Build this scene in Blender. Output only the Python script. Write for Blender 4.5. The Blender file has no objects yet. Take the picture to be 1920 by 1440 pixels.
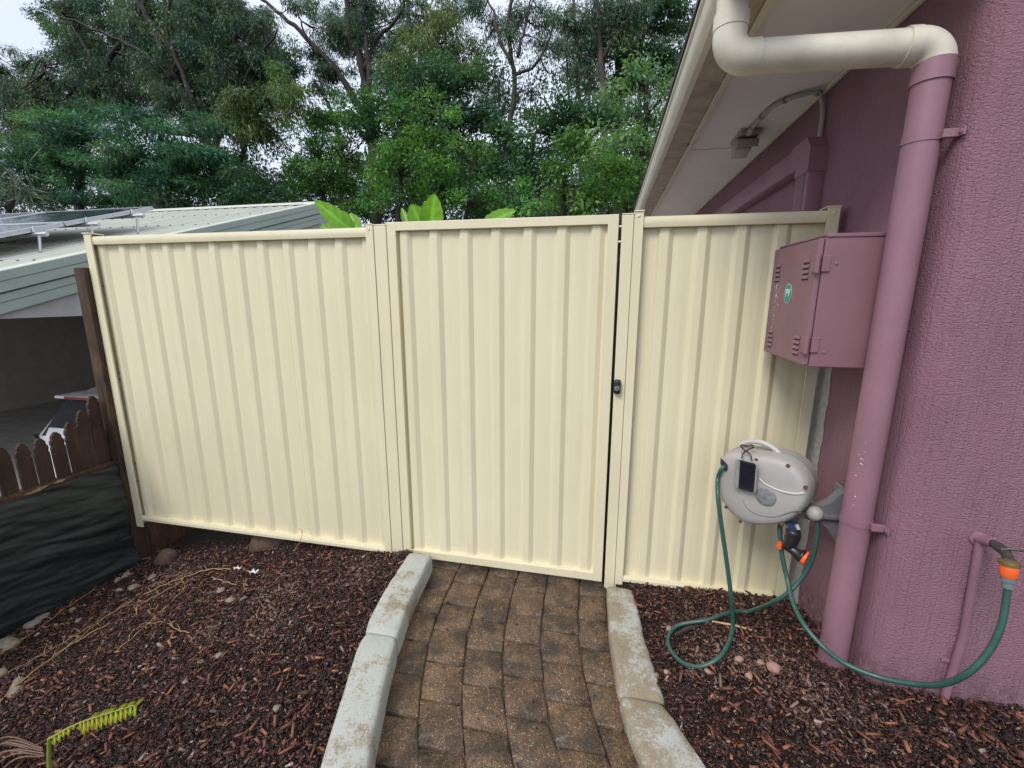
import bpy, bmesh, math, random
import numpy as np
from mathutils import Vector, Matrix, noise
random.seed(7); RNG = np.random.default_rng(7)
scn = bpy.context.scene
COL = scn.collection

# ------------------------------------------------------------------ camera
CAM = np.array([0.0, 0.0, 1.5]); FPX = 820.6
YAW, PITCH, ROLL = 0.21097, 0.2005, 0.0016
def cam_axes():
    cy, sy, cp, sp = math.cos(YAW), math.sin(YAW), math.cos(PITCH), math.sin(PITCH)
    f = np.array([-sy*cp, cy*cp, -sp]); r = np.array([cy, sy, 0.0]); u = np.cross(r, f)
    c, s = math.cos(ROLL), math.sin(ROLL)
    return c*r+s*u, -s*r+c*u, f
AXR, AXU, AXF = cam_axes()
cd = bpy.data.cameras.new('camera'); cam = bpy.data.objects.new('camera', cd); COL.objects.link(cam)
m = Matrix(((AXR[0], AXU[0], -AXF[0], CAM[0]), (AXR[1], AXU[1], -AXF[1], CAM[1]), (AXR[2], AXU[2], -AXF[2], CAM[2]), (0, 0, 0, 1)))
cam.matrix_world = m
cd.sensor_width = 36; cd.lens = FPX/1920*36; cd.clip_start = 0.05; cd.clip_end = 2000
scn.camera = cam

# ------------------------------------------------------------------ sky, sun, exposure
SUN = Vector((-0.34, -0.66, 0.80)).normalized()
w = bpy.data.worlds.new('World'); scn.world = w; w.use_nodes = True
nt = w.node_tree; nt.nodes.clear()
out = nt.nodes.new('ShaderNodeOutputWorld'); bg = nt.nodes.new('ShaderNodeBackground')
sky = nt.nodes.new('ShaderNodeTexSky'); sky.sky_type = 'NISHITA'; sky.sun_disc = False
sky.sun_elevation = math.asin(SUN.z); sky.sun_rotation = math.atan2(SUN.x, SUN.y); sky.dust_density = 3
tc = nt.nodes.new('ShaderNodeTexCoord'); nz = nt.nodes.new('ShaderNodeTexNoise')
nz.inputs['Scale'].default_value = 2.5; nz.inputs['Detail'].default_value = 5
rp = nt.nodes.new('ShaderNodeValToRGB')
rp.color_ramp.elements[0].position = .3; rp.color_ramp.elements[0].color = (5.9, 6.5, 7.9, 1)
rp.color_ramp.elements[1].position = .7; rp.color_ramp.elements[1].color = (7.4, 7.9, 9.0, 1)
mx = nt.nodes.new('ShaderNodeMix'); mx.data_type = 'RGBA'; mx.inputs[0].default_value = .86
nt.links.new(tc.outputs['Generated'], nz.inputs['Vector']); nt.links.new(nz.outputs['Fac'], rp.inputs['Fac'])
nt.links.new(sky.outputs[0], mx.inputs[6]); nt.links.new(rp.outputs[0], mx.inputs[7])
nt.links.new(mx.outputs[2], bg.inputs['Color']); bg.inputs['Strength'].default_value = 0.1
nt.links.new(bg.outputs[0], out.inputs[0])
sd = bpy.data.lights.new('sun', 'SUN'); sd.energy = 1.5; sd.angle = math.radians(24); sd.color = (1, .96, .9)
so = bpy.data.objects.new('sun', sd); COL.objects.link(so); so.rotation_euler = SUN.to_track_quat('Z', 'Y').to_euler()
so.location = SUN*30
vs = scn.view_settings; vs.view_transform = 'Standard'; vs.look = 'None'; vs.gamma = 1; vs.use_curve_mapping = False
vs.exposure = 0.62
try: scn.cycles.max_bounces = 5; scn.cycles.diffuse_bounces = 4; scn.cycles.glossy_bounces = 2; scn.cycles.transmission_bounces = 2
except Exception: pass

# ------------------------------------------------------------------ helpers: points
def ray(px, py):
    return AXR*(px-960)+AXU*(720-py)+AXF*FPX
def aty(px, py, y): d = ray(px, py); return CAM+d*(y/d[1])
def atx(px, py, x): d = ray(px, py); return CAM+d*(x/d[0])
def atz(px, py, z): d = ray(px, py); return CAM+d*((z-1.5)/d[2])
def atp(px, py, p0, n):
    d = ray(px, py); return CAM+d*(np.dot(np.array(p0)-CAM, n)/np.dot(d, n))

# ------------------------------------------------------------------ helpers: objects
def tag(o, label=None, cat=None, group=None, kind=None):
    if label: o['label'] = label
    if cat: o['category'] = cat
    if group: o['group'] = group
    if kind: o['kind'] = kind
    return o
def empty(name, loc=(0, 0, 0)):
    o = bpy.data.objects.new(name, None); COL.objects.link(o); o.location = loc; o.empty_display_size = .1
    return o
def place(o, parent):
    if parent is not None:
        o.parent = parent
        o.matrix_parent_inverse = Matrix.Translation(parent_world(parent)).inverted()
    return o
def parent_world(p):
    v = Vector(p.location)
    return v
def mesh(name, V, F, mat=None, parent=None, smooth=False, angle=None):
    me = bpy.data.meshes.new(name); me.from_pydata([tuple(map(float, v)) for v in V], [], [tuple(f) for f in F]); me.update()
    if mat: me.materials.append(mat)
    if smooth: me.shade_smooth()
    if angle is not None:
        me.shade_smooth()
        bm = bmesh.new(); bm.from_mesh(me)
        for e in bm.edges:
            if len(e.link_faces) == 2 and e.calc_face_angle(0) > angle: e.smooth = False
        bm.to_mesh(me); bm.free()
    o = bpy.data.objects.new(name, me); COL.objects.link(o)
    if parent is not None: attach(o, parent)
    return o
def attach(o, parent):
    # parts are modelled in world coordinates: keep them there under their thing
    w = Vector((0, 0, 0)); p = parent
    while p is not None:
        w += Vector(p.location); p = p.parent
    o.parent = parent; o.location = Vector(o.location)-w
def bmobj(name, bm, mat=None, parent=None, smooth=False, angle=None):
    bmesh.ops.recalc_face_normals(bm, faces=bm.faces)
    me = bpy.data.meshes.new(name)
    if angle is not None:
        for f in bm.faces: f.smooth = True
        for e in bm.edges:
            if len(e.link_faces) == 2 and e.calc_face_angle(0) > angle: e.smooth = False
    elif smooth:
        for f in bm.faces: f.smooth = True
    bm.to_mesh(me); bm.free()
    if mat: me.materials.append(mat)
    o = bpy.data.objects.new(name, me); COL.objects.link(o)
    if parent is not None: attach(o, parent)
    return o
def bm_box(bm, a, b, bev=0.0, seg=2, rot=None, pivot=None):
    a, b = np.minimum(a, b), np.maximum(a, b)
    r = bmesh.ops.create_cube(bm, size=1)
    for v in r['verts']:
        v.co = Vector([(a[i]+b[i])/2+v.co[i]*(b[i]-a[i]) for i in range(3)])
    vs_ = r['verts']
    if bev > 0:
        es = list({e for v in vs_ for e in v.link_edges})
        rr = bmesh.ops.bevel(bm, geom=es, offset=bev, segments=seg, profile=.5, affect='EDGES')
        vs_ = list({v for f in rr['faces'] for v in f.verts} | {v for v in vs_ if v.is_valid})
    if rot is not None:
        pv = Vector(pivot) if pivot is not None else Vector([(a[i]+b[i])/2 for i in range(3)])
        bmesh.ops.rotate(bm, verts=vs_, cent=pv, matrix=rot)
    return vs_
def box(name, a, b, mat, parent=None, bev=0.002, seg=2, rot=None, pivot=None):
    bm = bmesh.new(); bm_box(bm, np.array(a, float), np.array(b, float), bev, seg, rot, pivot)
    return bmobj(name, bm, mat, parent, angle=.6 if bev > .0045 else .2)
def extrude_profile(name, prof, axis_a, axis_b, along, t0, t1, mat, parent=None, closed=True, caps=True, angle=.5):
    """prof: list of (a,b) in axes axis_a, axis_b; extruded on axis along."""
    V = []; F = []; n = len(prof)
    for t in (t0, t1):
        for a, b in prof:
            v = [0, 0, 0]; v[axis_a] = a; v[axis_b] = b; v[along] = t; V.append(v)
    for i in range(n if closed else n-1):
        j = (i+1) % n; F.append((i, j, n+j, n+i))
    if closed and caps: F.append(tuple(range(n))[::-1]); F.append(tuple(range(n, 2*n)))
    bm = bmesh.new(); vs_ = [bm.verts.new(v) for v in V]
    for f in F: bm.faces.new([vs_[i] for i in f])
    return bmobj(name, bm, mat, parent, angle=angle)
def frames(P):
    P = [Vector(p) for p in P]; T = []
    for i in range(len(P)):
        a = P[max(i-1, 0)]; b = P[min(i+1, len(P)-1)]; T.append((b-a).normalized())
    up = Vector((0, 0, 1)) if abs(T[0].z) < .9 else Vector((1, 0, 0))
    n = (up-T[0]*up.dot(T[0])).normalized(); N = [n]
    for i in range(1, len(P)):
        n = N[-1]-T[i]*N[-1].dot(T[i]); N.append(n.normalized())
    return P, T, N
def tube_geo(P, rad, seg=10, cap=True):
    P, T, N = frames(P)
    if not hasattr(rad, '__len__'): rad = [rad]*len(P)
    V = []; F = []
    for p, t, n, r in zip(P, T, N, rad):
        b = t.cross(n)
        for k in range(seg):
            a = 2*math.pi*k/seg; V.append(p+(n*math.cos(a)+b*math.sin(a))*r)
    for i in range(len(P)-1):
        for k in range(seg):
            k2 = (k+1) % seg; F.append((i*seg+k, i*seg+k2, (i+1)*seg+k2, (i+1)*seg+k))
    if cap:
        F.append(tuple(range(seg))[::-1]); F.append(tuple((len(P)-1)*seg+k for k in range(seg)))
    return V, F
def tube(name, P, rad, mat, parent=None, seg=10, cap=True):
    V, F = tube_geo(P, rad, seg, cap); return mesh(name, V, F, mat, parent, angle=.9)
def spline(P, n=8):
    P = [np.array(p, float) for p in P]; Q = [2*P[0]-P[1]]+P+[2*P[-1]-P[-2]]; o = []
    for i in range(1, len(Q)-2):
        a, b, c, d = Q[i-1:i+3]
        for k in range(n):
            t = k/n
            o.append(.5*((2*b)+(-a+c)*t+(2*a-5*b+4*c-d)*t*t+(-a+3*b-3*c+d)*t**3))
    o.append(P[-1]); return o
def lathe(name, p0, p1, prof, mat, parent=None, seg=20):
    """prof: list of (t along p0->p1 in metres, radius)"""
    p0 = Vector(p0); d = (Vector(p1)-p0).normalized()
    P = [p0+d*t for t, r in prof]
    up = Vector((0, 0, 1)) if abs(d.z) < .9 else Vector((1, 0, 0)); n = (up-d*up.dot(d)).normalized(); b = d.cross(n)
    V = []; F = []
    for p, (t, r) in zip(P, prof):
        for k in range(seg):
            a = 2*math.pi*k/seg; V.append(p+(n*math.cos(a)+b*math.sin(a))*max(r, 1e-4))
    for i in range(len(P)-1):
        for k in range(seg):
            k2 = (k+1) % seg; F.append((i*seg+k, i*seg+k2, (i+1)*seg+k2, (i+1)*seg+k))
    F.append(tuple(range(seg))[::-1]); F.append(tuple((len(P)-1)*seg+k for k in range(seg)))
    return mesh(name, V, F, mat, parent, angle=.6)
def fastmesh(name, V, F, cols=None, mat=None, parent=None):
    """V (n,3), F (m,k) numpy; cols (n,3) per vertex tint"""
    V = np.asarray(V, np.float32); F = np.asarray(F, np.int32); k = F.shape[1]
    me = bpy.data.meshes.new(name)
    me.vertices.add(len(V)); me.vertices.foreach_set('co', V.ravel())
    me.loops.add(F.size); me.loops.foreach_set('vertex_index', F.ravel())
    me.polygons.add(len(F)); me.polygons.foreach_set('loop_start', np.arange(0, F.size, k, dtype=np.int32))
    me.polygons.foreach_set('loop_total', np.full(len(F), k, np.int32))
    if cols is not None:
        at = me.color_attributes.new('tint', 'FLOAT_COLOR', 'POINT')
        c4 = np.ones((len(V), 4), np.float32); c4[:, :3] = cols; at.data.foreach_set('color', c4.ravel())
    me.update(calc_edges=True); me.validate()
    if mat: me.materials.append(mat)
    o = bpy.data.objects.new(name, me); COL.objects.link(o)
    if parent is not None: attach(o, parent)
    return o

# ------------------------------------------------------------------ helpers: materials
class MT:
    def __init__(s, name, base=(.5, .5, .5), rough=.6, spec=.5, metal=0):
        s.m = bpy.data.materials.new(name); s.m.use_nodes = True; s.t = s.m.node_tree
        s.b = s.t.nodes['Principled BSDF']; s.out = s.t.nodes['Material Output']
        s.b.inputs['Base Color'].default_value = (*base, 1); s.b.inputs['Roughness'].default_value = rough
        s.b.inputs['Specular IOR Level'].default_value = spec; s.b.inputs['Metallic'].default_value = metal
        s.tc = s.t.nodes.new('ShaderNodeTexCoord'); s.co = s.tc.outputs['Object']; s.col = None
    def link(s, a, b): s.t.links.new(a, b)
    def mapping(s, scale=(1, 1, 1), rot=(0, 0, 0), src=None):
        n = s.t.nodes.new('ShaderNodeMapping'); n.inputs['Scale'].default_value = scale; n.inputs['Rotation'].default_value = rot
        s.link(src or s.co, n.inputs['Vector']); return n.outputs[0]
    def noise(s, scale, detail=4, rough=.55, vec=None, dist=0):
        n = s.t.nodes.new('ShaderNodeTexNoise'); n.inputs['Scale'].default_value = scale; n.inputs['Detail'].default_value = detail
        n.inputs['Roughness'].default_value = rough; n.inputs['Distortion'].default_value = dist
        s.link(vec or s.co, n.inputs['Vector']); return n.outputs['Fac']
    def voro(s, scale, feat='F1', vec=None, out='Distance', rnd=1):
        n = s.t.nodes.new('ShaderNodeTexVoronoi'); n.inputs['Scale'].default_value = scale; n.feature = feat
        n.inputs['Randomness'].default_value = rnd
        s.link(vec or s.co, n.inputs['Vector']); return n.outputs[out]
    def ramp(s, fac, stops):
        n = s.t.nodes.new('ShaderNodeValToRGB'); e = n.color_ramp.elements
        while len(e) < len(stops): e.new(.5)
        for el, (p, c) in zip(e, stops):
            el.position = p; el.color = (*c, 1) if hasattr(c, '__len__') else (c, c, c, 1)
        s.link(fac, n.inputs['Fac']); return n.outputs['Color']
    def mix(s, fac, a, b, mode='MIX'):
        n = s.t.nodes.new('ShaderNodeMix'); n.data_type = 'RGBA'; n.blend_type = mode
        for v, i in ((fac, 0), (a, 6), (b, 7)):
            if hasattr(v, 'is_linked') or hasattr(v, 'links'): s.link(v, n.inputs[i])
            elif i == 0: n.inputs[0].default_value = v
            else: n.inputs[i].default_value = (*v, 1) if hasattr(v, '__len__') else (v, v, v, 1)
        return n.outputs[2]
    def math(s, op, a, b=0):
        n = s.t.nodes.new('ShaderNodeMath'); n.operation = op
        for v, i in ((a, 0), (b, 1)):
            if hasattr(v, 'links'): s.link(v, n.inputs[i])
            else: n.inputs[i].default_value = v
        return n.outputs[0]
    def base(s, c): s.link(c, s.b.inputs['Base Color']); s.col = c
    def rough(s, c): s.link(c, s.b.inputs['Roughness'])
    def bump(s, h, strength=.5, dist=.01, prev=None):
        n = s.t.nodes.new('ShaderNodeBump'); n.inputs['Strength'].default_value = strength; n.inputs['Distance'].default_value = dist
        s.link(h, n.inputs['Height'])
        if prev: s.link(prev, n.inputs['Normal'])
        s.link(n.outputs[0], s.b.inputs['Normal']); return n.outputs[0]
    def attr(s, name='tint'):
        n = s.t.nodes.new('ShaderNodeAttribute'); n.attribute_name = name; return n.outputs['Color']
    def objrand(s):
        n = s.t.nodes.new('ShaderNodeObjectInfo'); return n.outputs['Random']
    def sepz(s, i):
        n = s.t.nodes.new('ShaderNodeSeparateXYZ'); s.link(s.co, n.inputs[0]); return n.outputs[i]

M = {}
def world_co(mt):   # coordinates in metres of the place (parts are modelled in place, thing at its base)
    g = mt.t.nodes.new('ShaderNodeNewGeometry'); mt.co = g.outputs['Position']

def simple(name, c, rough=.5, var=.12, scale=20, spec=.5, metal=0, bump=0, bscale=150):
    t = MT(name, c, rough, spec, metal); world_co(t)
    n = t.noise(scale, 5, .6)
    lo = tuple(x*(1-var) for x in c); hi = tuple(min(1, x*(1+var)) for x in c)
    t.base(t.ramp(n, [(.3, lo), (.7, hi)]))
    r = t.noise(scale*2.3, 3); t.rough(t.ramp(r, [(.3, max(0, rough-.08)), (.7, min(1, rough+.08))]))
    if bump: t.bump(t.noise(bscale, 4), bump, .004)
    M[name] = t.m; return t

# fence paint: cream powder coat, still damp from rain
t = MT('cream_steel', (.7, .64, .45), .34, .5); world_co(t)
a = t.noise(1.3, 4, .6); b = t.noise(9, 4, .6, t.mapping((1, 1, .18)))
c = t.mix(.5, a, b)
cc = t.ramp(c, [(.3, (.675, .615, .425)), (.7, (.755, .695, .49))])
stk = t.ramp(t.noise(26, 5, .7, t.mapping((1, 1, .03))), [(.56, 0), (.72, .22)]); cc = t.mix(stk, cc, (.50, .46, .34))
low = t.ramp(t.sepz(2), [(.02, 1), (.15, 0)]); spl = t.ramp(t.noise(75, 5, .75), [(.56, 0), (.68, .4)])
cc = t.mix(t.math('MULTIPLY', low, spl), cc, (.16, .10, .065)); t.base(cc)
sp = t.voro(190); drops = t.ramp(sp, [(.12, 1), (.3, 0)])
d2 = t.ramp(t.noise(60, 2), [(.52, 0), (.6, 1)])
t.rough(t.ramp(t.noise(14, 4), [(.3, .28), (.7, .46)]))
t.bump(t.math('MULTIPLY', drops, d2), .35, .0012)
M['cream'] = t.m
# wall render in plum, dragged texture with vertical scores
def render_mat(name, k, strength, dist):
    t = MT(name, (.3, .15, .2), .72, .35); world_co(t)
    tint = t.noise(2.2, 5, .6)
    t.base(t.ramp(tint, [(.3, tuple(x*k for x in (.243, .128, .163))), (.7, tuple(x*k for x in (.298, .158, .199)))]))
    cc = t.col; z_ = t.sepz(2)
    wash = t.ramp(t.noise(7, 5, .65, t.mapping((1, 1, .12))), [(.45, 0), (.75, .35)]); cc = t.mix(wash, cc, tuple(x*k for x in (.34, .195, .24)))
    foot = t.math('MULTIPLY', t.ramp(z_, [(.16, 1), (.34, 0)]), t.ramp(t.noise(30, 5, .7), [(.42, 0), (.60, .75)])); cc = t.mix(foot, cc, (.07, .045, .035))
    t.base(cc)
    v = t.mapping((.5, .5, 1))
    g1 = t.noise(215, 3, .7, v)
    g1 = t.ramp(g1, [(.30, 0), (.70, 1)])
    v2 = t.mapping((1, 1, .035)); g2 = t.noise(110, 3, .6, v2); g2 = t.ramp(g2, [(.36, 0), (.47, 1)])
    pit = t.voro(130, vec=t.mapping((.7, .7, 1))); pit = t.ramp(pit, [(.1, 0), (.5, 1)])
    h = t.mix(.34, g1, g2); h = t.mix(.15, h, pit)
    t.bump(h, strength, dist)
    M[name] = t.m
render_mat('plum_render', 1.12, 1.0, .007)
simple('plum_paint', (.262, .137, .173), .5, .12, 5, bump=.12, bscale=260)
simple('plum_box', (.222, .112, .138), .5, .09, 5, bump=.1, bscale=300)
simple('plum_dark', (.20, .10, .125), .5, .08, 5)
simple('soffit_paint', (.80, .76, .72), .6, .05, 3)
simple('cream_trim', (.66, .60, .47), .45, .08, 8)
simple('pipe_cream', (.64, .60, .50), .5, .17, 7, bump=.1, bscale=120)
t = simple('gutter_dirty', (.40, .33, .25), .6, .25, 12)
simple('bare_render', (.42, .40, .37), .8, .2, 40, bump=.5)
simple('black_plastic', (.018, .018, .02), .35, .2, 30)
simple('dark_gap', (.02, .02, .02), .8, .2, 30)
simple('reel_grey', (.37, .35, .33), .55, .10, 7, bump=.06, bscale=400)
simple('reel_light', (.48, .46, .43), .5, .08, 9)
simple('reel_dark', (.17, .17, .19), .55, .1, 9)
simple('badge_grey', (.2, .2, .215), .4, .35, 60, bump=.5, bscale=130)
simple('hose_green', (.030, .085, .070), .36, .15, 30)
simple('orange_plastic', (.85, .13, .03), .38, .1, 20)
simple('grey_plastic', (.16, .19, .21), .45, .1, 20)
simple('blue_plastic', (.02, .04, .10), .4, .1, 20)
simple('brass', (.35, .27, .12), .4, .25, 60, metal=.8)
simple('old_metal', (.09, .085, .075), .5, .4, 60, metal=.5)
simple('silver', (.6, .61, .63), .35, .08, 20, metal=.7)
simple('teal_sticker', (.0, .26, .2), .4, .05, 10)
simple('white_paint', (.75, .76, .76), .4, .05, 10)
simple('screen_black', (.012, .012, .02), .12, .1, 10)
simple('screw_rust', (.10, .05, .025), .7, .4, 90)
simple('roof_green', (.55, .565, .475), .45, .07, 3)
simple('barge_green', (.36, .43, .37), .45, .07, 3)
simple('gable_grey', (.42, .41, .40), .8, .1, 6)
simple('carport_wall', (.42, .38, .34), .85, .12, 4)
simple('pale_green', (.25, .38, .27), .6, .1, 8)
simple('driveway_grey', (.36, .35, .33), .85, .2, 6)
simple('car_white', (.72, .74, .77), .22, .02, 3)
simple('car_glass', (.006, .007, .009), .3, .05, 3, spec=.12)
simple('car_red', (.28, .012, .015), .2, .05, 3)
simple('tyre_black', (.015, .015, .015), .8, .2, 30)
simple('solar_glass', (.012, .016, .035), .12, .1, 3)
simple('white_scrap', (.7, .7, .7), .6, .1, 60)
# timber
def timber(name, c1, c2, rough=.75):
    t = MT(name, c1, rough, .3); world_co(t)
    g = t.noise(14, 6, .65, t.mapping((4, 4, .5)), .8); k = t.noise(5, 3)
    t.base(t.mix(t.ramp(k, [(.35, 0), (.65, .55)]), t.ramp(g, [(.3, c1), (.7, c2)]), tuple(.35*x for x in c1)))
    t.bump(g, .5, .006); M[name] = t.m
timber('old_post', (.030, .018, .012), (.115, .065, .036))
timber('old_rail', (.05, .028, .018), (.16, .085, .05))
timber('picket_brown', (.042, .022, .017), (.075, .042, .031))
timber('cut_wood', (.35, .22, .11), (.55, .38, .22))
# black weed cloth
t = MT('weed_cloth', (.012, .016, .017), .55, .5); world_co(t)
n = t.noise(6, 5, .6, t.mapping((1, 1, 3)))
t.base(t.ramp(n, [(.35, (.008, .012, .013)), (.62, (.02, .027, .028)), (.8, (.06, .055, .05))]))
wv = t.noise(500, 2); t.bump(wv, .4, .002); M['cloth'] = t.m
# concrete kerb
def kerb_mat(name, stain, lo, hi):
    t = MT(name, (.5, .5, .48), .85, .3); world_co(t)
    n = t.noise(5, 6, .65); fine = t.noise(110, 5, .7)
    c = t.ramp(n, [(.3, lo), (.7, hi)])
    c = t.mix(t.ramp(fine, [(.36, .55), (.50, 0)]), c, (.29, .30, .275))
    st = t.ramp(t.mix(.35, t.noise(5, 7, .75), fine), [(.62-stain, 0), (.70-stain, .88)])
    c = t.mix(st, c, t.ramp(fine, [(.3, (.15, .115, .065)), (.7, (.29, .23, .14))]))
    pit = t.ramp(t.voro(55), [(.06, .8), (.13, 0)]); c = t.mix(pit, c, (.17, .16, .14))
    t.base(c); t.bump(t.mix(.5, fine, t.noise(28, 4)), .7, .005); M[name] = t.m
kerb_mat('kerb_clean', .125, (.37, .39, .355), (.52, .535, .495))
kerb_mat('kerb_stained', .19, (.40, .41, .38), (.56, .57, .54))
# pavers: exposed aggregate, brown with ochre chips, dark algae, salt bloom
t = MT('paver_brown', (.12, .08, .05), .7, .45); world_co(t)
r = t.objrand()
base = t.ramp(t.noise(9, 5, .65), [(.28, (.075, .046, .029)), (.55, (.155, .092, .051)), (.8, (.21, .135, .085))])
base = t.mix(t.ramp(r, [(0, .0), (1, .35)]), base, (.06, .043, .034))
cell = t.voro(165, out='Color'); sep = t.t.nodes.new('ShaderNodeSeparateColor'); t.link(cell, sep.inputs[0])
chip = t.ramp(t.voro(165), [(.36, 1), (.50, 0)])
och = t.math('MULTIPLY', chip, t.ramp(sep.outputs[0], [(.50, 0), (.56, .6), (.90, .7), (.93, 1)]))
dk = t.math('MULTIPLY', chip, t.ramp(sep.outputs[1], [(.56, 0), (.6, 1)]))
c = t.mix(och, base, t.ramp(sep.outputs[2], [(.2, (.24, .15, .075)), (.6, (.34, .24, .12)), (.9, (.45, .36, .24))])); c = t.mix(t.math('MULTIPLY', dk, .85), c, (.022, .018, .016))
alg = t.ramp(t.noise(7.5, 6, .7), [(.46, 0), (.60, .78)]); c = t.mix(alg, c, (.026, .021, .017))
sal = t.ramp(t.noise(5.5, 6, .7, dist=.8), [(.60, 0), (.76, .55)]); c = t.mix(sal, c, (.36, .30, .27))
t.base(c); t.rough(t.ramp(t.noise(6, 4), [(.35, .34), (.65, .75)]))
t.bump(t.mix(.5, t.voro(165), t.noise(90, 4)), .9, .0045); M['paver'] = t.m
t = simple('joint_sand', (.16, .13, .105), .9, .75, 9, bump=.6)
# mulch and soil
t = MT('mulch_chips', (.06, .03, .02), .5, .5); world_co(t)
c = t.mix(.5, t.attr(), t.ramp(t.noise(220, 3), [(.3, .35), (.7, 1.1)]), 'MULTIPLY')
t.base(c); t.bump(t.noise(300, 3), .5, .002); t.rough(t.ramp(t.noise(60, 2), [(.3, .45), (.7, .85)])); M['chips'] = t.m
t = MT('soil', (.03, .02, .015), .85, .3); world_co(t)
t.base(t.ramp(t.noise(45, 6, .7), [(.3, (.012, .008, .006)), (.55, (.035, .02, .014)), (.8, (.085, .045, .03))]))
t.bump(t.noise(80, 6, .7), 1, .02); M['soil'] = t.m
t = MT('stone', (.3, .25, .2), .8, .3); t.co = t.tc.outputs['Object']
rr = t.objrand(); n = t.noise(40, 5, .65)
c = t.ramp(n, [(.3, (.13, .10, .08)), (.7, (.34, .28, .22))]); c = t.mix(t.ramp(rr, [(0, 0), (1, .5)]), c, (.2, .19, .17))
t.base(c); t.bump(n, .8, .01); M['stone'] = t.m
simple('clod_earth', (.10, .062, .045), .9, .4, 30, bump=.9, bscale=70)
t = MT('ground_earth', (.07, .06, .04), .9, .2); world_co(t)
t.base(t.ramp(t.noise(.8, 6, .6), [(.3, (.04, .05, .02)), (.7, (.09, .075, .045))])); M['ground'] = t.m
simple('bounce_pale', (.46, .44, .41), .8, .15, 5)  # pale tone for the added sheet that brightens the soffit
simple('dry_straw', (.42, .27, .12), .6, .25, 30)
simple('dead_frond', (.15, .085, .055), .6, .3, 60)
simple('pink_stone', (.32, .19, .15), .8, .3, 60, bump=.6, bscale=90)
simple('palm_stem', (.22, .26, .04), .5, .15, 30)
simple('bark_dark', (.026, .021, .018), .85, .35, 6, bump=.8, bscale=25)
simple('bark_grey', (.045, .037, .031), .8, .35, 3, bump=.6, bscale=20)
# leaves
def leaf_mat(name, rough=.42, trans=.3):
    t = MT(name, (.05, .1, .03), rough, .4)
    c = t.attr(); t.base(c)
    tr = t.t.nodes.new('ShaderNodeBsdfTranslucent'); t.link(t.mix(1, c, (1.5, 1.6, .7), 'MULTIPLY'), tr.inputs['Color'])
    ms = t.t.nodes.new('ShaderNodeMixShader'); ms.inputs[0].default_value = trans
    t.link(t.b.outputs[0], ms.inputs[1]); t.link(tr.outputs[0], ms.inputs[2]); t.link(ms.outputs[0], t.out.inputs['Surface'])
    M[name] = t.m
leaf_mat('leaf'); leaf_mat('leaf_big', .3, .35)

# =================================================================== GROUND
FY = 2.1        # front plane of the fence
def sst(a, b, x): t = np.clip((x-a)/(b-a), 0, 1); return t*t*(3-2*t)
def bump2(x, y, s=1.0):
    return (np.sin(x*7.3*s+1.3)*np.cos(y*6.1*s+.4)+.6*np.sin(x*15.7*s+y*11.3*s)+.35*np.sin(x*31*s-y*27*s+2))*.5
def z_left(x, y):
    t = np.clip((-0.98-x)/2.08, 0, 1.05)
    return .065-.345*(t**1.15)+.012*bump2(x, y)
def z_right(x, y):
    wall = np.interp(y, [.2, 1.2, 1.49, 1.6, 1.8, 2.0, 2.12], [.23, .22, .20, .172, .137, .09, .055])
    e_ = np.interp(y, [.5, .7, 1.212, 1.465, 1.715, 2.06], [.76, .66, .376, .268, .234, .188]); s = np.clip((x-e_)/.40, 0, 1); s = s*s*(3-2*s); return .036*(1-s)+wall*s+.006*bump2(x, y)
# wide terrain sheet: yard at 0, neighbour lower on the left, bush block behind
def terrain(x, y):
    z = -.10+0*x
    z = np.where(x < -3.09, -1.05, z)
    return z
xs = np.concatenate([[-900, -300, -100, -50, -30, -20, -14, -10, -7, -5, -4, -3.5, -3.15, -3.07], np.linspace(-3.0, 5, 30), [8, 12, 20, 50, 100, 300, 900]])
ys = np.concatenate([[-900, -200, -50, -20, -8, -4, -2, -1], np.linspace(-.5, 9, 40), [12, 16, 20, 30, 50, 100, 300, 900]])
V = []; F = []
for y in ys:
    for x in xs:
        zz = -1.05 if x < -3.1 else (-.40 if x < -1.2 else -.2)
        if y > 2.3 and x >= -3.1: zz = -.45
        V.append((x, y, zz))
nx = len(xs)
for j in range(len(ys)-1):
    for i in range(nx-1): F.append((j*nx+i, j*nx+i+1, (j+1)*nx+i+1, (j+1)*nx+i))
tag(mesh('ground', V, F, M['ground']), kind='structure')

# unseen pale sheet behind the fence, added to bounce light onto the soffit
tag(mesh('bounce_sheet', [(-3.0, 2.45, -.30), (.93, 2.45, -.30), (.93, 12, -.30), (-3.0, 12, -.30)], [(0, 1, 2, 3)], M['bounce_pale']), kind='structure')
# path inner geometry -------------------------------------------------
def off(y):
    t = np.clip(2.13-y, 0, None)
    return np.where(t < 1.1, .178*t**2.5, .2259+.513*(t-1.1))
KL_in = lambda y: -.905+off(y)*1.05+.02*(2.13-y)
KR_in = lambda y: .045+off(y)*.86
# beds
def bed(name, xf0, xf1, zf, y0, y1, n=60, m_=50):
    V = []; F = []
    for j in range(m_+1):
        y = y0+(y1-y0)*j/m_
        for i in range(n+1):
            a, b = xf0(y), xf1(y); x = a+(b-a)*i/n
            z = float(zf(x, y))-.012+random.uniform(-.005, .005)
            V.append((x, y, z))
    for j in range(m_):
        for i in range(n): F.append((j*(n+1)+i, j*(n+1)+i+1, (j+1)*(n+1)+i+1, (j+1)*(n+1)+i))
    return tag(mesh(name, V, F, M['soil'], smooth=True), kind='structure')
bed('garden_bed_left', lambda y: -3.07, lambda y: float(KL_in(y))-.06, z_left, .2, 2.75)
bed('garden_bed_right', lambda y: float(KR_in(y))+.06, lambda y: 2.6 if y < 1.47 else 1.0, z_right, .2, 2.16)

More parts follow.
